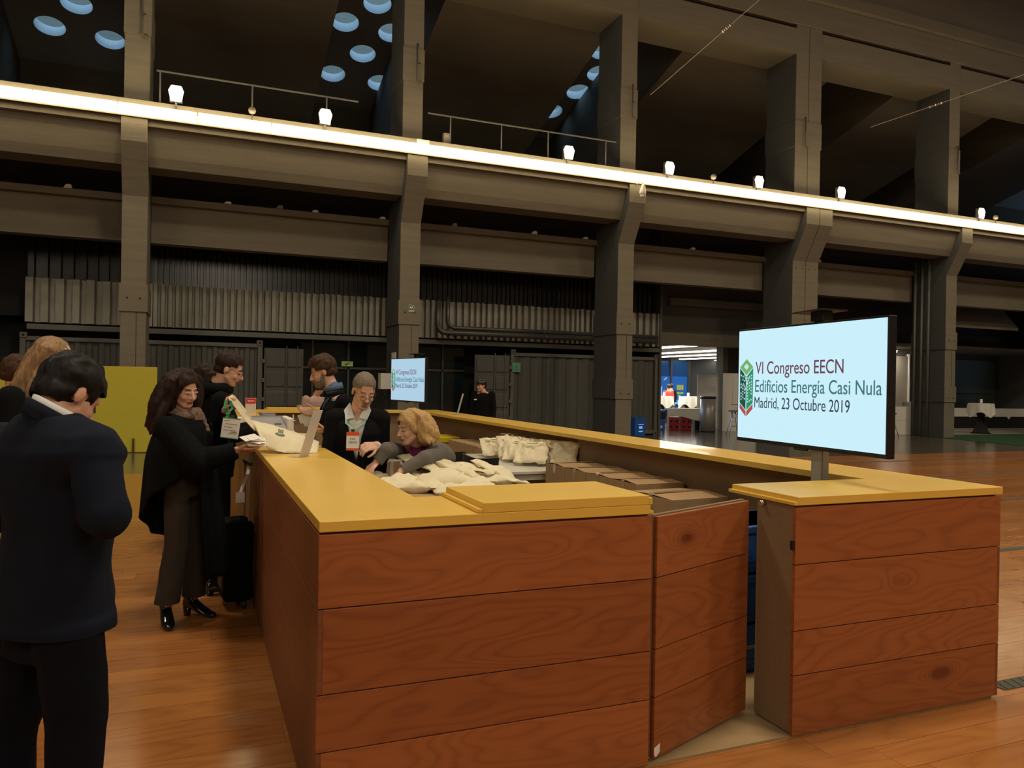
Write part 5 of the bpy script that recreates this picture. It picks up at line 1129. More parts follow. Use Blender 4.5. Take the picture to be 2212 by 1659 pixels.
def collar(parent, c, r_c, f_c, rad, dz, mt_, nm, hh, hc, tilt=0.0):
    cb = MB(); cb.smooth = True; vs = []; n = 40; up_ = ((V(hc) - V(c)).normalized() * .35 + V((0, 0, .65))).normalized()
    for k in range(4):
        for i in range(n):
            a = PI * 2 * i / n; back = .5 - .5 * math.sin(a); dr = r_c * math.cos(a) + f_c * math.sin(a)
            vs.append(V(c) + dr * (rad * (1 + .10 * (k in (0, 3)))) + V((0, 0, dz - tilt * rad * dr.dot(f_c) - tilt * .45 * rad * dr.dot(r_c))) + up_ * (hh * (k % 2 if k < 2 else 1 - (k - 2)) * (.55 + .45 * back)) + dr * (.006 if k >= 2 else 0))
    cb.add(vs, [(k * n + i, k * n + (i + 1) % n, (k + 1) * n + (i + 1) % n, (k + 1) * n + i) for k in range(3) for i in range(n)]); o = cb.build(nm, mt_, parent); so = o.modifiers.new('t', 'SOLIDIFY'); so.thickness = .004
def person(label, loc, group=None): return thing('person', label, 'person', loc, group=group)
def lanyard(parent, pts, badge_c, n, rgt, wd, hg, mat_strap, head_mat, word=None, foot_mat=None):
    """ribbon round the neck and a card hanging on it"""
    t = thing('name_badge', parent, 'badge', tuple(badge_c)); n = V(n).normalized(); rgt = V(rgt).normalized(); upv = n.cross(rgt)
    if upv.z < 0: upv = -upv
    for run in pts: MB().ribbon(run, rgt * .009, .0008).build('strap', mat_strap, t)
    X = Matrix((( rgt.x, upv.x, n.x, 0), (rgt.y, upv.y, n.y, 0), (rgt.z, upv.z, n.z, 0), (0, 0, 0, 1)))
    card = MB(); card.box(-wd / 2, wd / 2, -hg / 2, hg / 2, 0, .003, mat=X); o = card.build('card', 'paper', t, world=False)
    MB().box(-wd / 2, wd / 2, hg * (.30 if word else .45), hg / 2, .003, .0038, mat=X).build('header', head_mat, t, world=False); MB().box(-wd / 2, wd / 2, -hg / 2, -hg * (.38 if word else .46), .003, .0038, mat=X).build('footer', foot_mat or head_mat, t, world=False)
    MB().box(-.012, .012, hg / 2, hg / 2 + .02, 0, .003, mat=X).build('clip', 'chrome', t, world=False)
    if word:
        for k, wline in enumerate(word): text('lettering', wline, hg * .17, 'ink', t, X @ Matrix.Translation((0, hg * (.08 - .19 * k), .0042)), .0002, align='CENTER')
    if not word:
        ln = MB()
        for k, (a, b_) in enumerate(((-.4, -.1), (-.3, .35), (-.38, .1), (-.38, .3), (-.1, .38))): ln.box(wd * a, wd * b_, hg * (.33 - .15 * k), hg * (.33 - .15 * k) + .004, .003, .0036, mat=X)
        ln.build('print', 'shade', t, world=False); MB().box(wd * .05, wd * .38, -hg * .22, -hg * .14, .003, .0037, mat=X).build('gold_band', 'tape', t, world=False)
    return t

# ---------------------------------------------------------------- 1 the man in the navy suit, back to us
FB = (0.72, 0.69); Fh = frame((0.80, 0.60), .62, .05)
hc = V((-0.761, -0.084, 1.541))
nk = V((-0.786, -0.139, 1.440)); pel = V((-0.794, -0.093, 0.877))
sd = V((FB[1], -FB[0], 0)).normalized()
J = dict(shR=V((-0.660, -0.320, 1.373)), shL=V((-0.977, 0.146, 1.364)), elR=V((-0.629, -0.398, 1.221)), elL=V((-1.091, 0.354, 1.106)), wrR=V((-0.694, -0.069, 1.215)), wrL=V((-0.858, 0.388, 1.138)),
         hipR=V((-0.734, -0.204, 0.916)), hipL=V((-0.873, 0.026, 0.865)), knR=V((-0.712, -0.171, 0.578)), knL=V((-0.919, 0.088, 0.502)))
J['anR'] = V((J['knR'].x - .02, J['knR'].y + .02, .09)); J['anL'] = V((J['knL'].x - .03, J['knL'].y - .01, .09))
t = person('dark haired man in a navy suit with his back to us, at the left edge', (nk.x, nk.y, 0))
b = Blob(); P = head_into(b, hc, Fh, .93, nk + V((0, 0, .02)) ); rs, s_d, fv = torso_rings(pel, nk, J['shL'], J['shR'], FB, .90); b.loft(rs); limbs(b, J, .8)
hand_into(b, J['wrR'], (J['wrL'] - J['wrR']), (0, 0, 1), -1, .7); hand_into(b, J['wrL'], (.6, -.3, .1), (0, 0, 1), 1, .7)
body = b.build('body', 'skin', t, .0055)
short_hair(body, hc, Fh, .93, 'hair_black', lambda x, y, z: (y > .055 and z < .045 and abs(x) < .075 and not (x > .05 and z > -.1 and y < .03)) or z < -.060 or (abs(x) > .062 and -.05 < z < .010 and -.02 < y < .03), grow=.009, amp=.010, extra=lambda b, P: (b.cap(P(.02, .06, .075), P(.050, .100, -.055), .026, .010), b.cap(P(-.03, .05, .08), P(-.02, .112, -.01), .026, .010), b.cap(P(.045, .05, .05), P(.062, .082, -.05), .020, .008)))
jb = Blob(); rs, s_d, fv = torso_rings(pel - V((0, 0, .0)), nk + V((0, 0, .030)), J['shL'], J['shR'], FB, 1.12, hip=.185, waist=.17, chest=.175, dep=.125); jb.loft([(rs[0][0] - V((0, 0, .045)), rs[0][1] * 1.10, rs[0][2] * 1.12)] + rs)
limbs(jb, J, 1.0, arms=(.066, .058, .060, .050), do=('a',)); jb.cap(J['shR'], nk + V((0, 0, -.03)), .072, .062); jb.cap(J['shL'], nk + V((0, 0, -.03)), .072, .062); jb.loft([(rs[0][0] - V((0, 0, .16)), rs[0][1] * 1.16, rs[0][2] * 1.2), (rs[1][0], rs[1][1] * 1.05, rs[1][2] * 1.05)])
jac = jb.build('suit_jacket', 'navy_suit', t, .007, 16, disp=folds(.011, 6, (1, 1, .6), 3), cut=lambda p: (p - hc).length < .115 or (p - J['wrR']).length < .055 or (p - J['wrL']).length < .055 or p.z < pel.z - .022)
ncr = nk + V((0, 0, .012)); collar(t, ncr + V((.012, 0, 0)), -s_d, fv, .066, .022, 'white_shirt', 'shirt_collar', .034, hc, .5); collar(t, ncr + V((.008, 0, 0)), -s_d, fv, .080, -.006, 'navy_suit', 'jacket_collar', .046, hc, .5)
tb = Blob(); tb.loft([(pel + V((0, 0, .06)), s_d * .145, fv * .09), (pel - V((0, 0, .02)), s_d * .160, fv * .105), (pel - V((0, 0, .10)), s_d * .165, fv * .115)])
for e in 'RL':
    kn, an, hp = J['kn' + e], J['an' + e], J['hip' + e]; tb.cap(hp - V((0, 0, .06)), kn, .092, .080); tb.cap(kn, an, .078, .066)
tb.build('trousers', 'navy_trouser', t, .008, 4, disp=folds(.007, 7, (1, 1, .8), 8), cut=lambda p: p.z < .085)
for e in 'RL': shoe(t, (J['an' + e].x, J['an' + e].y), FB, 'boot')

# ---------------------------------------------------------------- 2 the woman with long fair hair behind him
Fd = (0.90, -0.25); Fh = frame(Fd, .35); hc = V((-1.099, 1.873, 1.672)); nk = V((-1.150, 1.893, 1.526)); base = (nk.x, nk.y, 0)
t = person('woman with long fair hair, mostly hidden behind the man in the navy suit', base)
J = dict(shR=nk + V((-.10, -.17, -.05)), shL=nk + V((.08, .17, -.05)), elR=nk + V((-.10, -.22, -.33)), elL=nk + V((.14, .20, -.33)), wrR=nk + V((.10, -.14, -.40)), wrL=nk + V((.26, .05, -.38)), hipR=V((nk.x - .03, nk.y - .08, .92)), hipL=V((nk.x + .03, nk.y + .08, .92)), knR=V((nk.x, nk.y - .08, .50)), knL=V((nk.x + .06, nk.y + .08, .50)), anR=V((nk.x, nk.y - .09, .10)), anL=V((nk.x + .06, nk.y + .09, .10)))
pel = V((nk.x, nk.y, .94)); b = Blob(); P = head_into(b, hc, Fh, .95, nk, True); rs, s_d, fv = torso_rings(pel, nk, J['shL'], J['shR'], Fd, .88); b.loft(rs); limbs(b, J, .75); hand_into(b, J['wrR'], (1, .2, 0), (0, 0, 1), -1, .6, .9); hand_into(b, J['wrL'], (1, -.2, 0), (0, 0, 1), 1, .6, .9)
body = b.build('body', 'skin_pale', t, .0065); face_parts(body, P, Fh, .95, 'hair_fair')
jb = Blob(); rs, s_d, fv = torso_rings(pel, nk - V((0, 0, .03)), J['shL'], J['shR'], Fd, 1.02, dep=.12); jb.loft(rs); limbs(jb, J, .95, arms=(.066, .056, .054, .046), do=('a',)); jb.build('jacket', 'black_wool', t, .008, 4, disp=folds(.005))
tb = Blob(); tb.loft([(pel + V((0, 0, .05)), s_d * .16, fv * .12), (pel - V((0, 0, .1)), s_d * .17, fv * .12)]); limbs(tb, J, 1.0, legs=(.085, .062, .060, .05), do=('l',)); tb.build('trousers', 'black_wool', t, .009, 4)
for e in 'RL': shoe(t, (J['an' + e].x, J['an' + e].y), Fd, 'boot', .92)
def locks(parent, c, F, s, mat, n, z_low, out=.10, seed=1, front=.02, wave=.012, r0=.014, back=1.0, vol=.0, flow=(0, 0, 0), top=.115, blobs=None, name='hair', a_cut=.9, vox=.006, cutf=None):
    """long hair: a fused mass of locks from the crown down the sides and back"""
    r, f, u = F; rr = random.Random(seed); b = Blob(); P = lambda x, y, z: V(c) + (r * x + f * y + u * z) * s
    b.ell(P(0, -.018, .042), r * (.080 + vol) * s, f * (.094 + vol) * s, u * (.084 + vol * .8) * s); b.ell(P(0, -.055, -.03), r * (.066 + vol) * s, f * (.050 + vol) * s, u * .10 * s)
    for i in range(n):
        a = -PI / 2 + (i / (n - 1) - .5) * 2 * PI * a_cut * .78; ca, sa = math.cos(a), math.sin(a)
        pts = []; zl = z_low * (.86 + .2 * rr.random()); o_ = out * (.9 + .2 * rr.random()); ph = rr.random() * 6
        for k in range(9):
            q = k / 8; rad = .060 + (o_ - .060) * min(1, q * 1.7) + vol; w_ = wave * math.sin(q * 7 + ph)
            p0 = P(0, 0, 0) + (r * (ca * (rad + .012) + w_) + f * (sa * (rad + .018) - .012 + w_ * .5)) * s; z = top * s - 0.0 - q ** 1.15 * (top - zl) * s
            q2 = P(0, 0, 0); p = V((p0.x, p0.y, p0.z)) + u * (top * (1 - q) ** 2 * s * .9 - (1 - (1 - q) ** 2) * .02 * s) + V((0, 0, -1)) * (q ** 1.5 * (-zl) * s) + V(flow) * q * q
            if k == 0: p = P(ca * .030, sa * .035, .112 + vol)
            pts.append(p)
        rads = [r0 * s * x for x in (.7, 1.0, 1.2, 1.25, 1.2, 1.1, .95, .7, .3)]; b.m.tube(pts, rads, 8)
    if blobs: blobs(b, P)
    cf = cutf or (lambda x, y, z: y > .050 and z < .066 - x * x * 9 and abs(x) < .058 and z > -.16)
    return b.build(name, mat, parent, vox, 2, disp=lambda p, n: .004 * mnoise.noise(V((p.x * 70, p.y * 70, p.z * 12))), cut=lambda p: cf((p - V(c)).dot(r) / s, (p - V(c)).dot(f) / s, (p - V(c)).dot(u) / s))
locks(body, hc, Fh, .97, 'hair_fair', 26, -.27, .085, 5, wave=.016, flow=(-.10, -.02, -.02), blobs=lambda b, P: (b.cap(P(-.03, -.06, .0), P(-.02, -.10, -.20), .05, .03), b.cap(P(.02, -.07, .0), P(.0, -.12, -.2), .05, .03)))

# ---------------------------------------------------------------- 3 the person at the very left edge
Fd = (0.95, 0.1); Fh = frame(Fd, .2); hc = V((-1.598, 3.808, 1.603)); nk = hc + V((-.03, 0, -.17)); t = person('dark haired person in a dark jacket at the left edge, behind the fair haired woman', (nk.x, nk.y, 0))
def simple(t, hc, nk, Fd, Fh, s, jacket, trouser, skin='skin', vx=.008, arms='down', fem=False, pel_z=.94, rel=None):
    r = V((Fd[1], -Fd[0], 0)).normalized(); f = V((Fd[0], Fd[1], 0)).normalized(); nk = V(nk); h = nk.z / 1.45
    J = dict(shR=nk + r * .18 + V((0, 0, -.05)), shL=nk - r * .18 + V((0, 0, -.05)))
    if arms == 'down': J.update(elR=J['shR'] + r * .05 + V((0, 0, -.29)), elL=J['shL'] - r * .05 + V((0, 0, -.29)), wrR=J['shR'] + r * .05 + f * .04 + V((0, 0, -.54)), wrL=J['shL'] - r * .05 + f * .04 + V((0, 0, -.54)))
    else: J.update(elR=J['shR'] + r * .03 + V((0, 0, -.28)), elL=J['shL'] - r * .03 + V((0, 0, -.28)), wrR=J['shR'] - r * .02 + f * .24 + V((0, 0, -.22)), wrL=J['shL'] + r * .02 + f * .24 + V((0, 0, -.22)))
    if rel: J.update(rel(nk, r, f))
    pel = V((nk.x, nk.y, pel_z * h)); J.update(hipR=pel + r * .09 - V((0, 0, .02)), hipL=pel - r * .09 - V((0, 0, .02)), knR=V((pel.x, pel.y, .5 * h)) + r * .10 + f * .02, knL=V((pel.x, pel.y, .5 * h)) - r * .10 + f * .02, anR=V((pel.x, pel.y, .1)) + r * .11, anL=V((pel.x, pel.y, .1)) - r * .11)
    b = Blob(); P = head_into(b, hc, Fh, s, nk, fem); rs, s_d, fv = torso_rings(pel, nk, J['shL'], J['shR'], Fd, .88); b.loft(rs); limbs(b, J, .78)
    dn = V((0, 0, -1)) if arms == 'down' else f
    hand_into(b, J['wrR'], dn + f * .1, -r if arms == 'down' else V((0, 0, 1)), -1 if arms == 'down' else 1, .35, .95); hand_into(b, J['wrL'], dn + f * .1, r if arms == 'down' else V((0, 0, 1)), 1 if arms == 'down' else -1, .35, .95)
    body = b.build('body', skin, t, min(vx, .0075))
    jb = Blob(); rs, s_d, fv = torso_rings(pel, nk - V((0, 0, .02)), J['shL'], J['shR'], Fd, 1.04, dep=.118, hip=.172, waist=.16); jb.loft(rs); limbs(jb, J, 1.0, arms=(.068, .058, .056, .046), do=('a',)); jk = jb.build('jacket', jacket, t, vx, 4, disp=folds(.005), cut=lambda p: (p - V(J['wrR'])).length < .045 or (p - V(J['wrL'])).length < .045)
    tb = Blob(); tb.loft([(pel + V((0, 0, .06)), s_d * .155, fv * .115), (pel - V((0, 0, .10)), s_d * .165, fv * .12)]); limbs(tb, J, 1.0, legs=(.09, .07, .066, .056), do=('l',)); tb.build('trousers', trouser, t, vx, 4, disp=folds(.004), cut=lambda p: p.z < .08)
    for e in 'RL': shoe(t, (J['an' + e].x, J['an' + e].y), Fd, 'boot', .95)
    return body, P, J, rs
cut_std = lambda x, y, z: (y > .045 and z < .050) or z < -.070 or (abs(x) > .060 and -.05 < z < .010 and -.02 < y < .03) or (y > .02 and z < .0)
body, P, J, rs = simple(t, hc, nk, Fd, Fh, 1.0, 'black_wool', 'black_wool'); short_hair(body, hc, Fh, 1.0, 'hair_brown', cut_std, grow=.014, amp=.012, seed=4)

# ---------------------------------------------------------------- 4 the woman in the black cape
FB = (0.86, -0.51); Fh = frame((0.66, -0.75), .28, -.04); hc = V((-0.480, 2.785, 1.518)); nk = V((-0.471, 2.803, 1.319))
J = dict(shR=nk + V((-.085, -.15, -.055)), shL=nk + V((.075, .16, -.05)), elR=V((-0.391, 2.532, 1.053)), wrR=V((-0.153, 2.509, 1.133)), elL=V((-0.256, 3.039, 1.128)), wrL=V((-0.216, 2.806, 1.384)), hipR=V((-.50, 2.70, .90)), hipL=V((-.41, 2.86, .90)), knR=V((-.505, 2.69, .50)), knL=V((-.38, 2.85, .50)), anR=V((-.555, 2.70, .13)), anL=V((-.395, 2.83, .13)))
t = person('dark haired woman in a black cape and heeled boots, holding papers and a strap', (-.46, 2.76, 0)); pel = V((-.455, 2.78, .93))
b = Blob(); P = head_into(b, hc, Fh, .98, nk, True); rs, s_d, fv = torso_rings(pel, nk, J['shL'], J['shR'], FB, .86); b.loft(rs); limbs(b, J, .72)
hand_into(b, J['wrR'], (.93, -.1, -.02), (0.05, .35, .9), 1, .30, .92, thumb=.2); hand_into(b, J['wrL'], (.05, -.35, .85), (.9, -.2, .1), -1, 1.1, .88, thumb=.9)
body = b.build('body', 'skin_pale', t, .0045); face_parts(body, P, Fh, .98, 'hair_dark')
locks(body, hc, Fh, .98, 'hair_dark', 44, -.285, .125, 7, wave=.018, r0=.023, vol=.016, flow=(-.055, .0, 0), vox=.006, a_cut=.72, blobs=lambda b, P: (b.cap(P(0, -.075, .03), P(.01, -.105, -.20), .075, .055), b.cap(P(.055, -.03, .03), P(.065, -.02, -.19), .045, .036), b.cap(P(-.055, -.03, .02), P(-.06, -.04, -.19), .05, .04), b.cap(P(.004, .030, .115), P(.068, .040, .045), .026, .020), b.cap(P(-.008, .030, .115), P(-.068, .036, .045), .026, .020), b.cap(P(.070, .040, .04), P(.080, .012, -.12), .018, .026), b.cap(P(-.070, .034, .04), P(-.080, .005, -.12), .018, .026)))
# scarf
sb = Blob()
for k in range(7): a = k * 2 * PI / 7; q = nk + V((math.cos(a) * .076, math.sin(a) * .076, .038 + .012 * math.sin(k * 2.1))); q2 = nk + V((math.cos(a + .9) * .078, math.sin(a + .9) * .078, .032 + .014 * math.sin(k * 2.1 + 1.5))); sb.cap(q, q2, .030, .028)
fs_ = V((FB[0], FB[1], 0)).normalized()
sb.cap(nk + fs_ * .07 + V((0, 0, .03)), nk + fs_ * .125 + V((0, 0, -.12)), .036, .026); sb.cap(nk + fs_ * .08 + V((.02, .03, .02)), nk + fs_ * .135 + V((.02, .02, -.07)), .03, .02)
sb.build('scarf', 'scarf', t, .005, 2, disp=folds(.009, 26, (1, 1, 1), 2))
# cape: a draped shell, longest behind
def drape(nm, mat, n, m, fn, parent, thick=.006):
    vs = [fn(i / n, j / m) for j in range(m + 1) for i in range(n + 1)]; mb = MB(); mb.smooth = True
    mb.add(vs, [(j * (n + 1) + i, j * (n + 1) + i + 1, (j + 1) * (n + 1) + i + 1, (j + 1) * (n + 1) + i) for j in range(m) for i in range(n)]); o = mb.build(nm, mat, parent); so = o.modifiers.new('t', 'SOLIDIFY'); so.thickness = thick; so.offset = 0; return o
fwv = fs_; rgv = V((fwv.y, -fwv.x, 0))
cb = Blob(); rs, s_d, fv = torso_rings(pel + V((0, 0, .10)), nk - V((0, 0, .025)), J['shL'], J['shR'], FB, 1.10, hip=.175, waist=.17, chest=.18, dep=.135); cb.loft(rs)
cb.cap(J['shR'], J['elR'], .085, .098); cb.cap(J['elR'], J['wrR'] - (J['wrR'] - J['elR']).normalized() * .035, .080, .058); cb.cap(J['shL'], J['elL'], .075, .08); cb.cap(J['elL'], J['wrL'] - (J['wrL'] - J['elL']).normalized() * .03, .070, .05)
cb.cap(nk + V((0, 0, -.03)), J['shR'], .075, .082); cb.cap(nk + V((0, 0, -.03)), J['shL'], .07, .075)
cape = cb.build('cape', 'black_wool', t, .007, 5, disp=folds(.008, 7, (1, 1, .5), 5), cut=lambda p: (p - V(J['wrR'])).length < .05 or (p - V(J['wrL'])).length < .045)
def cape_fn(u, v):
    a = PI * (-.42 + 1.80 * u)             # from the front near side round the back
    hem = [1.06, .98, .86, .70, .56, .52, .60, .75, .90]; q = u * 8; k = min(7, int(q)); hz = hem[k] + (hem[k + 1] - hem[k]) * (q - k)
    z0 = 1.30 - .02 * math.sin(a); z = z0 + (hz - z0) * v; rad = (.168 + .012 * v ** .8 + .012 * v * math.sin(a * 9)) * (1 + .42 * max(0, math.cos(a)) * math.sin(min(1, v * 2.2) * PI / 2))
    cx = pel.lerp(nk, .9); d = rgv * math.cos(a) - fwv * math.sin(a)
    return V((cx.x, cx.y, 0)) + d * rad * (1.0 if v > .1 else .92) + rgv * .03 * v + V((0, 0, z))
drape('cape_back', 'black_wool', 60, 22, cape_fn, t, .010)
def coat_fn(u, v):
    a = PI * (-1.0 + .74 * u); z = 1.05 + (.30 - 1.05) * v; rad = .155 + .055 * v + .012 * v * math.sin(a * 12); d = rgv * math.cos(a) - fwv * math.sin(a)
    return V((pel.x, pel.y, 0)) + fwv * (.015 + .05 * v) - rgv * .03 + d * rad * V((1, 1, 1)).x + V((0, 0, z + .0))
drape('long_coat', 'black_wool', 44, 20, coat_fn, t, .008)
tb = Blob(); tb.loft([(pel + V((0, 0, .08)), s_d * .14, fv * .105), (pel - V((0, 0, .06)), s_d * .155, fv * .115), (pel - V((0, 0, .12)), s_d * .15, fv * .11)])
for e in 'RL': tb.cap(J['hip' + e], J['kn' + e], .082, .070); tb.cap(J['kn' + e], J['an' + e] + V((0, 0, .0)), .070, .074)
tb.build('trousers', 'brown_trouser', t, .007, 4, disp=folds(.007, 8, (1, 1, .5), 11), cut=lambda p: p.z < .135)
shoe(t, (-.56, 2.70), (.16, -.98), 'boot', .92, .045, 'ankle_boot', .03); shoe(t, (-.40, 2.83), (.80, -.60), 'boot', .92, .045, 'ankle_boot', .03)
# what she holds
q = J['wrR'] + V((.09, -.02, .035))
t2 = thing('paper_bundle', 'crumpled white papers held low by the woman in the black cape', 'papers', tuple(q)); rr = random.Random(5)
for k in range(6):
    X = Matrix.Translation(q + V((rr.uniform(-.02, .03), rr.uniform(-.02, .02), .012 + k * .007))) @ Matrix.Rotation(rr.uniform(-.7, .7), 4, 'Z') @ Matrix.Rotation(rr.uniform(.2, .7), 4, 'X') @ Matrix.Rotation(rr.uniform(-.3, .3), 4, 'Y'); MB().box(-.055, .055, -.04, .04, 0, .0012, mat=X).build('sheet', 'paper', t2)
q = V((-0.190, 2.601, 1.268)); hl = V((-0.207, 2.673, 1.426))
lanyard('green edged name badge dangling on a green ribbon from the raised hand', [[hl + V((-.012, 0, .02)), hl + V((-.02, -.01, -.03)), hl + V((.012, -.01, -.06)), hl + V((-.008, -.01, -.09)), q + V((.01, 0, .07))], [hl + V((.015, 0, .02)), hl + V((.028, -.01, -.03)), hl + V((-.006, -.012, -.07)), hl + V((.018, -.01, -.10)), q + V((.0, 0, .065))]], q, (-.35, -.93, .08), (.90, -.36, -.10), .115, .135, 'lanyard_green', 'lanyard_green')
# suitcase beside her
t = thing('trolley_case', 'black trolley case with raised silver handle, between the cape and the counter', 'suitcase', (-.125, 3.02, 0), rz=.1)
MB().box(-.10, .10, -.17, .17, .055, .60).build('shell', 'black_wool', t, bevel=.035, seg=4, **kw); MB().box(-.105, .105, -.12, .12, .12, .34).build('pocket', 'black_plastic', t, bevel=.02, **kw)
for y in (-.10, .10): MB().cyl((.07, y, .58), (.07, y, 1.0), .008, n=8).build('handle_rod', 'steel', t, **kw); MB().cyl((.03, y * 1.3, .03), (.055, y * 1.3, .03), .03, n=14).build('wheel', 'black_plastic', t, **kw)
MB().box(.055, .085, -.12, .12, .985, 1.015).build('grip', 'black_plastic', t, bevel=.008, **kw)
tg = MB(); tg.ribbon([(.07, -.10, .99), (.05, -.13, .93), (.03, -.10, .86), (.0, -.14, .80)], (.012, .006, 0), .001); tg.box(-.03, .03, -.155, -.150, .74, .81); tg.build('luggage_tag', 'paper', t, **kw)

# ---------------------------------------------------------------- 5 the man with glasses
Fd = (0.95, 0.05); Fh = frame((0.98, -0.22), .38); hc = V((-0.175, 3.385, 1.663)); nk = V((-0.252, 3.416, 1.478))
t = person('short haired man with glasses in a black hooded jacket, looking down at the counter', (nk.x, nk.y, 0))
body, P, J, rs = simple(t, hc, nk, (0.95, .1), Fh, 1.0, 'black_wool', 'black_wool', 'skin_pale', .0065, arms='fwd'); face_parts(body, P, Fh, 1.0, 'hair_dark', glasses=-.004)
short_hair(body, hc, Fh, 1.0, 'hair_dark', lambda x, y, z: (y > .062 and z < .060) or z < -.050 or (y > .015 and z < .028) or (abs(x) > .060 and z < .010 and y > -.02), grow=.008, amp=.004)
hb = Blob()
for k in range(8): a = PI * .1 + k * PI * 1.8 / 8; a2 = a + .75; c0 = nk + V((-.03, 0, .0)); hb.cap(c0 + V((-math.cos(a) * .095, math.sin(a) * .105, .035)), c0 + V((-math.cos(a2) * .095, math.sin(a2) * .105, .035)), .042, .042)
hb.cap(nk + V((-.10, 0, .03)), nk + V((-.13, 0, -.10)), .085, .05); hb.build('hood', 'black_wool', t, .006, 4, disp=folds(.007, 12))
# ---------------------------------------------------------------- 6 the person hidden behind him
Fd = (0.95, -0.1); Fh = frame(Fd, .3); hc = V((-0.308, 4.899, 1.585)); nk = hc + V((-.03, 0, -.17)); t = person('person of whom only dark hair shows, behind the man with glasses', (nk.x, nk.y, 0))
body, P, J, rs = simple(t, hc, nk, Fd, Fh, 1.0, 'black_wool', 'black_wool', vx=.011); short_hair(body, hc, Fh, 1.0, 'hair_dark', cut_std, grow=.018, amp=.012, seed=9)

# ---------------------------------------------------------------- 7 the bearded man
FB = (-0.93, -0.10); Fh = frame((-0.93, 0.10), .38); hc = V((0.563, 3.730, 1.668)); nk = V((0.654, 3.692, 1.483)); s_r = V((FB[1], -FB[0], 0)).normalized()
pel = V((nk.x + .08, nk.y + .02, .97)); f7 = V((FB[0], FB[1], 0)).normalized()
t = person('bearded man in a dark suit and blue shirt, seen from the side, sorting papers', (pel.x, pel.y, 0)); r7 = V((f7.y, -f7.x, 0))
J = dict(shR=nk + r7 * .17 + V((0.03, 0, -.07)), shL=nk - r7 * .17 + V((.03, 0, -.07)), elL=V((0.577, 3.345, 1.200)), wrL=V((0.518, 3.315, 1.238)), wrR=V((0.534, 3.849, 1.311)), elR=V((0.748, 3.923, 1.201)))
J['elL'] = J['shL'] + V((.04, -.02, -.28)); J['wrL'] = V((0.545, 3.304, 1.195)); J['elR'] = J['shR'] + V((.02, 0, -.27)); 
J.update(hipR=pel + r7 * .09, hipL=pel - r7 * .09, knR=V((pel.x, pel.y, .52)) + r7 * .1, knL=V((pel.x, pel.y, .52)) - r7 * .1, anR=V((pel.x, pel.y, .10)) + r7 * .11, anL=V((pel.x, pel.y, .10)) - r7 * .11)
b = Blob(); P = head_into(b, hc, Fh, 1.0, nk); rs, s_d, fv = torso_rings(pel, nk, J['shL'], J['shR'], FB, .88); b.loft(rs); limbs(b, J, .78)
hand_into(b, J['wrR'], (-.80, .25, .12), (.1, -.6, .75), 1, .35, .98, thumb=.3); hand_into(b, J['wrL'], (-.80, .1, .1), (0, .3, .9), -1, .7, .98)
body = b.build('body', 'skin_pale', t, .005); face_parts(body, P, Fh, 1.0, 'hair_dark')
short_hair(body, hc, Fh, 1.0, 'hair_brown', lambda x, y, z: (y > .058 and z < .052) or z < -.058 or (y > .015 and z < .015) or (abs(x) > .060 and z < .010 and y > -.02), grow=.016, amp=.010, extra=lambda b, P: b.cap(P(0, .05, .10), P(0, .085, .085), .03, .018))
bb = Blob(); bb.ell(P(0, .052, -.092), Fh[0] * .055, Fh[1] * .052, Fh[2] * .042)
for e in (-1, 1): bb.cap(P(e * .066, .005, -.025), P(e * .052, .04, -.085), .014, .02)
bb.cap(P(-.022, .092, -.051), P(.022, .092, -.051), .008); bb.build('beard', 'hair_grey', body, .005, 2, disp=folds(.004, 40, (1, 1, 1)))
jb = Blob(); rs, s_d, fv = torso_rings(pel, nk - V((0, 0, .025)), J['shL'], J['shR'], FB, 1.06, hip=.178, waist=.165, chest=.17, dep=.125); jb.loft([(rs[0][0] - V((0, 0, .05)), rs[0][1] * 1.05, rs[0][2] * 1.05)] + rs); limbs(jb, J, 1.0, arms=(.070, .060, .057, .046), do=('a',))
def cutV(p, nk, f, r, depth=.42, w=.085, zc=-.01):
    q = p - nk; d = -q.z; return q.dot(f) > 0.02 and d < depth and abs(q.dot(r)) < w * (1 - d / depth) + .004 and d > -.2
jb.build('suit_jacket', 'dark_suit', t, .0065, 4, disp=folds(.005, 7), cut=lambda p: cutV(p, nk, f7, r7, .36, .05) or (p - V(J['wrR'])).length < .05 or (p - V(J['wrL'])).length < .05, thick=.006)
sb = Blob(); rs, s_d, fv = torso_rings(pel, nk - V((0, 0, .015)), J['shL'], J['shR'], FB, .97, dep=.118); sb.loft(rs); sb.cap(nk + V((0, 0, -.03)), nk + V((-.008, 0, .045)), .064, .060)
for e in 'RL': sb.cap(J['wr' + e] - (V(J['wr' + e]) - V(J['el' + e])).normalized() * .06, J['wr' + e] - (V(J['wr' + e]) - V(J['el' + e])).normalized() * .012, .042, .040)
sb.build('shirt', 'blue_shirt', t, .0065, 3, cut=lambda p: (p - hc).length < .10)
collar(t, nk + V((-.005, 0, .0)), s_d, fv, .068, .035, 'blue_shirt', 'shirt_collar', .05, hc); collar(t, nk, s_d, fv, .078, -.016, 'dark_suit', 'jacket_collar', .045, hc)
tb = Blob(); tb.loft([(pel + V((0, 0, .05)), s_d * .155, fv * .12), (pel - V((0, 0, .1)), s_d * .165, fv * .12)]); limbs(tb, J, 1.0, legs=(.092, .072, .066, .058), do=('l',)); tb.build('trousers', 'dark_suit', t, .009, 3, cut=lambda p: p.z < .09)
for e in 'RL': shoe(t, (J['an' + e].x, J['an' + e].y), FB, 'boot', .95, sole_z=.012)
q = V(J['wrR']) + V((-.10, .02, -.01)); t2 = thing('paper_slips', 'white paper slips between the fingers of the bearded man', 'papers', tuple(q))
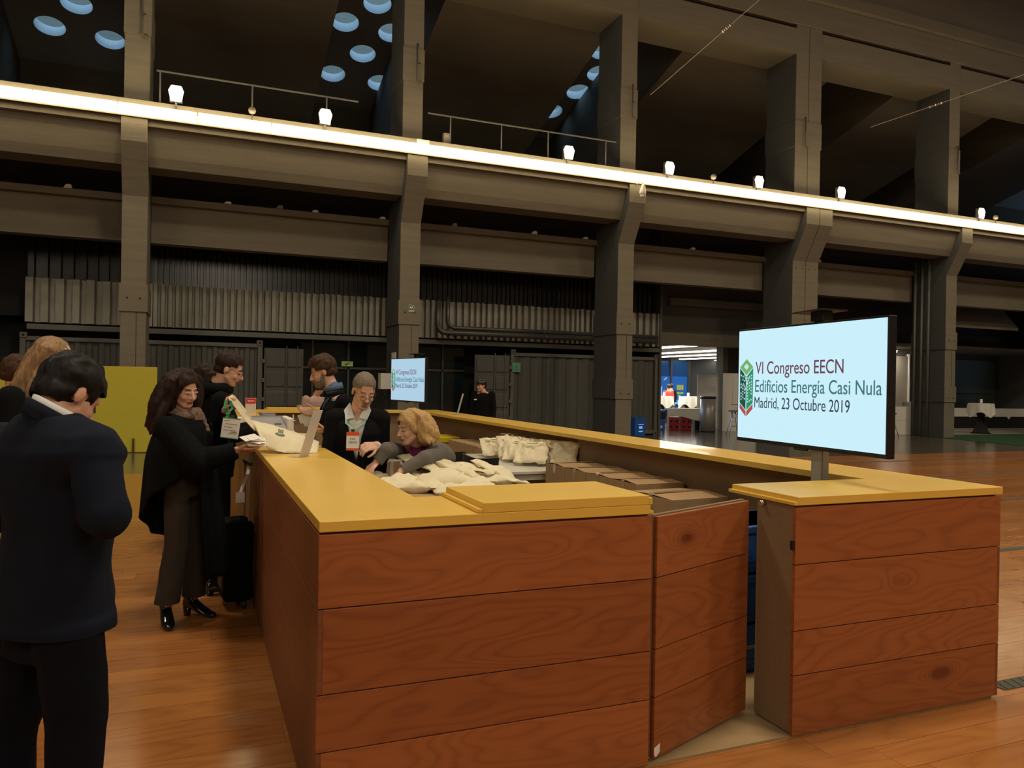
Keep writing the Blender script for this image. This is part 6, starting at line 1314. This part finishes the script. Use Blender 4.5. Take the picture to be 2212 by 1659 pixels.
for k in range(3): MB().box(-.05, .05, -.001, .0, -.065, .01, mat=Matrix.Translation(q + V((.02 * k, -.004 * k, -.02 * k))) @ Matrix.Rotation(-.35 - .2 * k, 4, 'Y')).build('slip', 'paper', t2)

# ---------------------------------------------------------------- 9 the grey haired man with the badge
f9 = V((-.30, -.954, 0)).normalized(); r9 = V((f9.y, -f9.x, 0)); Fh = frame((.10, -1.0), .42, .06); hc = V((0.731, 2.871, 1.523)); nk = V((0.704, 2.925, 1.376)); pel = V((nk.x + .04, nk.y + .03, .95))
t = person('grey haired man with glasses in a black jacket, white shirt and a name badge', (pel.x, pel.y, 0))
J = dict(shR=nk + r9 * .17 + V((0, 0, -.06)), shL=nk - r9 * .165 + V((0, 0, -.06)), wrL=V((0.782, 2.665, 1.137)), wrR=V((0.490, 2.785, 0.974))); J['elL'] = J['shL'] - r9 * .015 + V((0, .02, -.28)); J['elR'] = J['shR'] + r9 * .04 + V((0, 0, -.29))
J.update(hipR=pel + r9 * .09, hipL=pel - r9 * .09, knR=V((pel.x, pel.y, .52)) + r9 * .1, knL=V((pel.x, pel.y, .52)) - r9 * .1, anR=V((pel.x, pel.y, .10)) + r9 * .11, anL=V((pel.x, pel.y, .10)) - r9 * .11)
b = Blob(); P = head_into(b, hc, Fh, 1.02, nk); rs, s_d, fv = torso_rings(pel, nk, J['shL'], J['shR'], f9, .88); b.loft(rs); limbs(b, J, .78)
hand_into(b, J['wrL'], (-.72, -.45, -.02), (-.2, .6, -.7), 1, .9, 1.0); hand_into(b, J['wrR'], (.4, -.6, -.2), (.2, .1, -.9), -1, .5, 1.0)
body = b.build('body', 'skin_pale', t, .0045); face_parts(body, P, Fh, 1.02, 'hair_grey', glasses=-.016)
short_hair(body, hc, Fh, 1.02, 'hair_grey', lambda x, y, z: (y > .068 and z < .068) or z < -.045 or (y > .01 and z < .035) or (abs(x) > .060 and z < .012 and y > -.02), grow=.006, amp=.003)
mb_ = Blob(); mb_.cap(P(-.024, .094, -.052), P(0, .102, -.049), .0065, .007); mb_.cap(P(.024, .094, -.052), P(0, .102, -.049), .0065, .007); mb_.cap(P(-.014, .088, -.088), P(.014, .088, -.088), .009); mb_.build('moustache', 'hair_grey', body, .004, 1)
jb = Blob(); rs, s_d, fv = torso_rings(pel, nk - V((0, 0, .03)), J['shL'], J['shR'], f9, 1.07, hip=.175, waist=.165, chest=.168, dep=.125); jb.loft([(rs[0][0] - V((0, 0, .05)), rs[0][1] * 1.05, rs[0][2] * 1.05)] + rs); limbs(jb, J, 1.0, arms=(.066, .058, .055, .045), do=('a',)); jb.cap(J['shR'], nk + V((0, 0, -.04)), .07, .06); jb.cap(J['shL'], nk + V((0, 0, -.04)), .07, .06)
jb.build('jacket', 'dark_suit', t, .0065, 4, disp=folds(.005, 7), cut=lambda p: cutV(p, nk, f9, r9, .36, .08) or (p - V(J['wrR'])).length < .052 or (p - V(J['wrL'])).length < .052, thick=.006)
sb = Blob(); rs, s_d, fv = torso_rings(pel, nk - V((0, 0, .015)), J['shL'], J['shR'], f9, .98, dep=.120); sb.loft(rs)
for e in 'RL': dv = (V(J['wr' + e]) - V(J['el' + e])).normalized(); sb.cap(J['wr' + e] - dv * .06, J['wr' + e] - dv * .018, .038, .036)
sb.build('shirt', 'white_shirt', t, .0065, 3, cut=lambda p: cutV(p, nk + V((0, 0, .02)), f9, r9, .10, .04))
cl_ = MB()
for e in (-1, 1): cl_.add([nk + r9 * e * .062 + V((0, 0, .055)) + f9 * .01, nk + r9 * e * .018 - V((0, 0, .05)) + f9 * .098, nk + r9 * e * .075 - V((0, 0, .065)) + f9 * .100, nk + r9 * e * .098 + V((0, 0, .0)) + f9 * .045, nk + r9 * e * .066 + V((0, 0, .05)) - f9 * .05, nk + r9 * e * .085 + V((0, 0, .01)) - f9 * .05], [(0, 1, 2, 3) if e > 0 else (3, 2, 1, 0), (0, 3, 5, 4) if e > 0 else (4, 5, 3, 0)])
o = cl_.build('shirt_collar', 'white_shirt', t); so = o.modifiers.new('s', 'SOLIDIFY'); so.thickness = .005
tb = Blob(); tb.loft([(pel + V((0, 0, .05)), s_d * .155, fv * .12), (pel - V((0, 0, .1)), s_d * .165, fv * .12)]); limbs(tb, J, 1.0, legs=(.092, .072, .066, .058), do=('l',)); tb.build('trousers', 'dark_suit', t, .009, 3, cut=lambda p: p.z < .09)
for e in 'RL': shoe(t, (J['an' + e].x, J['an' + e].y), f9, 'boot', .95, sole_z=.012)
q = V((0.624, 2.698, 1.166)); vtx = q + V((0, .0, .085))
lanyard('red and white name badge on the chest of the grey haired man', [[nk + r9 * .085 + V((0, 0, .01)) + f9 * .03, nk + r9 * .070 + f9 * .120 + V((0, 0, -.09)), vtx], [nk - r9 * .085 + V((0, 0, .01)) + f9 * .03, nk - r9 * .055 + f9 * .125 + V((0, 0, -.09)), vtx]], q, (-.30, -.95, .06), (.954, -.30, 0), .088, .130, 'lanyard_pale' if 'lanyard_pale' in M else plain('lanyard_pale', (0.22, 0.42, 0.28), .5), 'badge_red', word=('Luis', 'García'))

# ---------------------------------------------------------------- 10 the blonde woman leaning over the bags
hc = V((1.073, 2.794, 1.252)); Fh = frame((-.92, -.22), .16, -.05); shm = V((1.159, 2.889, 1.092)); pel = V((1.46, 3.50, .93)); nk = shm
fb = V((-.60, -.80, 0)).normalized(); rb = V((fb.y, -fb.x, 0))
t = person('blonde woman in a grey jacket and purple scarf leaning over to grab bags', (pel.x, pel.y, 0))
J = dict(shL=nk - rb * .17 + V((0, 0, -.03)), shR=nk + rb * .17 + V((0, 0, -.03)), wrR=V((0.784, 2.664, 1.013)), wrL=V((0.941, 2.567, 0.960))); J['elR'] = V((0.853, 2.668, 1.103)); J['elL'] = V((1.109, 2.584, 1.040))
J.update(hipR=pel + rb * .09, hipL=pel - rb * .09, knR=V((pel.x - .03, pel.y, .50)) + rb * .10, knL=V((pel.x - .03, pel.y, .50)) - rb * .10, anR=V((pel.x + .05, pel.y + .03, .10)) + rb * .11, anL=V((pel.x + .05, pel.y + .03, .10)) - rb * .11)
b = Blob(); P = head_into(b, hc, Fh, 1.02, nk, True); rs, s_d, fv = torso_rings(pel, nk, J['shL'], J['shR'], fb, .85, chest=.155); b.loft(rs); limbs(b, J, .72)
hand_into(b, J['wrR'], V((0.730, 2.611, 0.977)) - V(J['wrR']), (0, 0, -1), -1, .55, .88); hand_into(b, J['wrL'], V((0.883, 2.569, 0.923)) - V(J['wrL']), (0, 0, -1), 1, .55, .88)
body = b.build('body', 'skin_pale', t, .0045); face_parts(body, P, Fh, 1.02, 'hair_fair')
locks(body, hc, Fh, 1.02, 'hair_blond', 40, -.11, .110, 12, wave=.022, r0=.022, vol=.018, flow=(.02, 0, 0), vox=.0055, a_cut=.60, blobs=lambda b, P: (b.cap(P(0, -.08, .02), P(0, -.11, -.09), .085, .07), b.cap(P(-.07, -.03, .02), P(-.08, -.045, -.08), .045, .045), b.cap(P(.07, -.03, .02), P(.08, -.045, -.08), .045, .045), b.cap(P(.0, .045, .105), P(.055, .055, .065), .030, .022), b.cap(P(.0, .045, .105), P(-.060, .050, .060), .030, .022), b.cap(P(-.07, .045, .05), P(-.080, .015, -.01), .022, .026), b.cap(P(.07, .045, .05), P(.080, .015, -.01), .022, .026)))
jb = Blob(); rs, s_d, fv = torso_rings(pel + V((0, 0, .02)), nk - V((.01, .01, .03)), J['shL'], J['shR'], fb, 1.05, hip=.185, waist=.165, chest=.168, dep=.125); jb.loft(rs); limbs(jb, J, 1.0, arms=(.062, .054, .050, .040), do=('a',))
jb.build('jacket', 'grey_jacket', t, .0065, 4, disp=folds(.006, 8, (1, 1, .8), 6), cut=lambda p: (p - V(J['wrR'])).length < .045 or (p - V(J['wrL'])).length < .045, thick=.0)
sb = Blob(); q = nk + fb * .04
for k in range(6): a = k * PI / 3; sb.cap(nk + V((math.cos(a) * .065, math.sin(a) * .065, -.01)), nk + V((math.cos(a + 1) * .065, math.sin(a + 1) * .065, -.01)), .032)
fr_ = fb * .10 + V((0, 0, -.09)); sb.cap(nk + fb * .06 + V((0, 0, -.03)), nk + fb * .11 + V((0, -.03, -.16)), .05, .038); sb.cap(nk + fb * .11 + V((0, -.03, -.16)), nk + fb * .10 + V((.05, -.03, -.26)), .04, .024)
sb.build('scarf', 'magenta', t, .006, 3, disp=folds(.008, 18))
tb = Blob(); tb.loft([(pel + V((0, 0, .03)), s_d * .16, fv * .12), (pel - V((0, 0, .1)), s_d * .17, fv * .125)]); limbs(tb, J, 1.0, legs=(.092, .07, .062, .052), do=('l',)); tb.build('trousers', 'black_wool', t, .009, 3, cut=lambda p: p.z < .09)
for e in 'RL': shoe(t, (J['an' + e].x, J['an' + e].y), fb, 'boot', .88, sole_z=.012)

# ---------------------------------------------------------------- 8 pink shirt, 11 guard, 12 and 13 in the cafe
Fd = (-0.3, 0.95); Fh = frame((.3, .9), .35); hc = V((1.594, 10.929, 1.463)); nk = V((1.537, 10.952, 1.301)); t = person('dark haired person in a pale pink shirt seen from behind, beyond the far counter', (nk.x, nk.y, 0))
body, P, J, rs = simple(t, hc, nk, Fd, Fh, 1.0, 'pink_shirt', 'black_wool', vx=.011); short_hair(body, hc, Fh, .93, 'hair_black', lambda x, y, z: z < -.09 or (y > .05 and z < .05), grow=.022, amp=.014, vox=.009)
Fd = (-0.62, -0.75); Fh = frame((-0.95, -.35), .05); hc = V((4.959, 11.923, 1.529)); nk = V((4.995, 11.908, 1.407)); t = person('guard in black with a black cap, standing in front of the containers', (nk.x, nk.y, 0))
body, P, J, rs = simple(t, hc, nk, Fd, Fh, 1.0, 'black_wool', 'grey_trouser', vx=.010); short_hair(body, hc, Fh, 1.0, 'hair_dark', cut_std, grow=.010, vox=.008)
r, f, u = Fh; cp = Blob(); cp.ell(P(0, -.010, .050), r * .090, f * .112, u * .085); cpo = cp.build('cap', 'black', t, .007, 2, cut=lambda p: (p - hc).dot(u) < .035); MB().prism([(-.06, .08), (.06, .08), (.045, .165), (0, .18), (-.045, .165)], 'z', .038, .046).build('x', 'black', None); vz = bpy.data.objects['x']; vz.name = 'visor'; vz.parent = cpo; vz.matrix_local = Matrix.Translation(hc - V((nk.x, nk.y, 0))) @ Matrix(((r.x, f.x, u.x, 0), (r.y, f.y, u.y, 0), (r.z, f.z, u.z, 0), (0, 0, 0, 1)))
MB().box(-.045, .045, -.002, .002, -.012, .012, mat=Matrix.Translation(nk + V((-.155, -.02, -.16))) @ Matrix.Rotation(-.7, 4, 'Z')).build('chest_badge', 'paper', t)
Fd = (.3, .9); Fh = frame(Fd, .1); hc = V((20.352, 28.187, 1.530)); nk = hc + V((0, 0, -.17)); t = person('person in a red top at the cafe tables', (nk.x, nk.y, 0)); body, P, J, rs = simple(t, hc, nk, Fd, Fh, 1.05, 'red_shirt', 'black_wool', vx=.02); short_hair(body, hc, Fh, 1.05, 'hair_dark', cut_std, grow=.012, vox=.01)
Fd = (.3, .9); Fh = frame(Fd, .1); hc = V((21.102, 29.067, 1.554)); nk = hc + V((0, 0, -.17)); t = person('person in dark clothes just behind the person in the red top', (nk.x, nk.y, 0)); body, P, J, rs = simple(t, hc, nk, Fd, Fh, 1.05, 'black_wool', 'black_wool', vx=.02); short_hair(body, hc, Fh, 1.05, 'hair_black', cut_std, grow=.012, vox=.01)
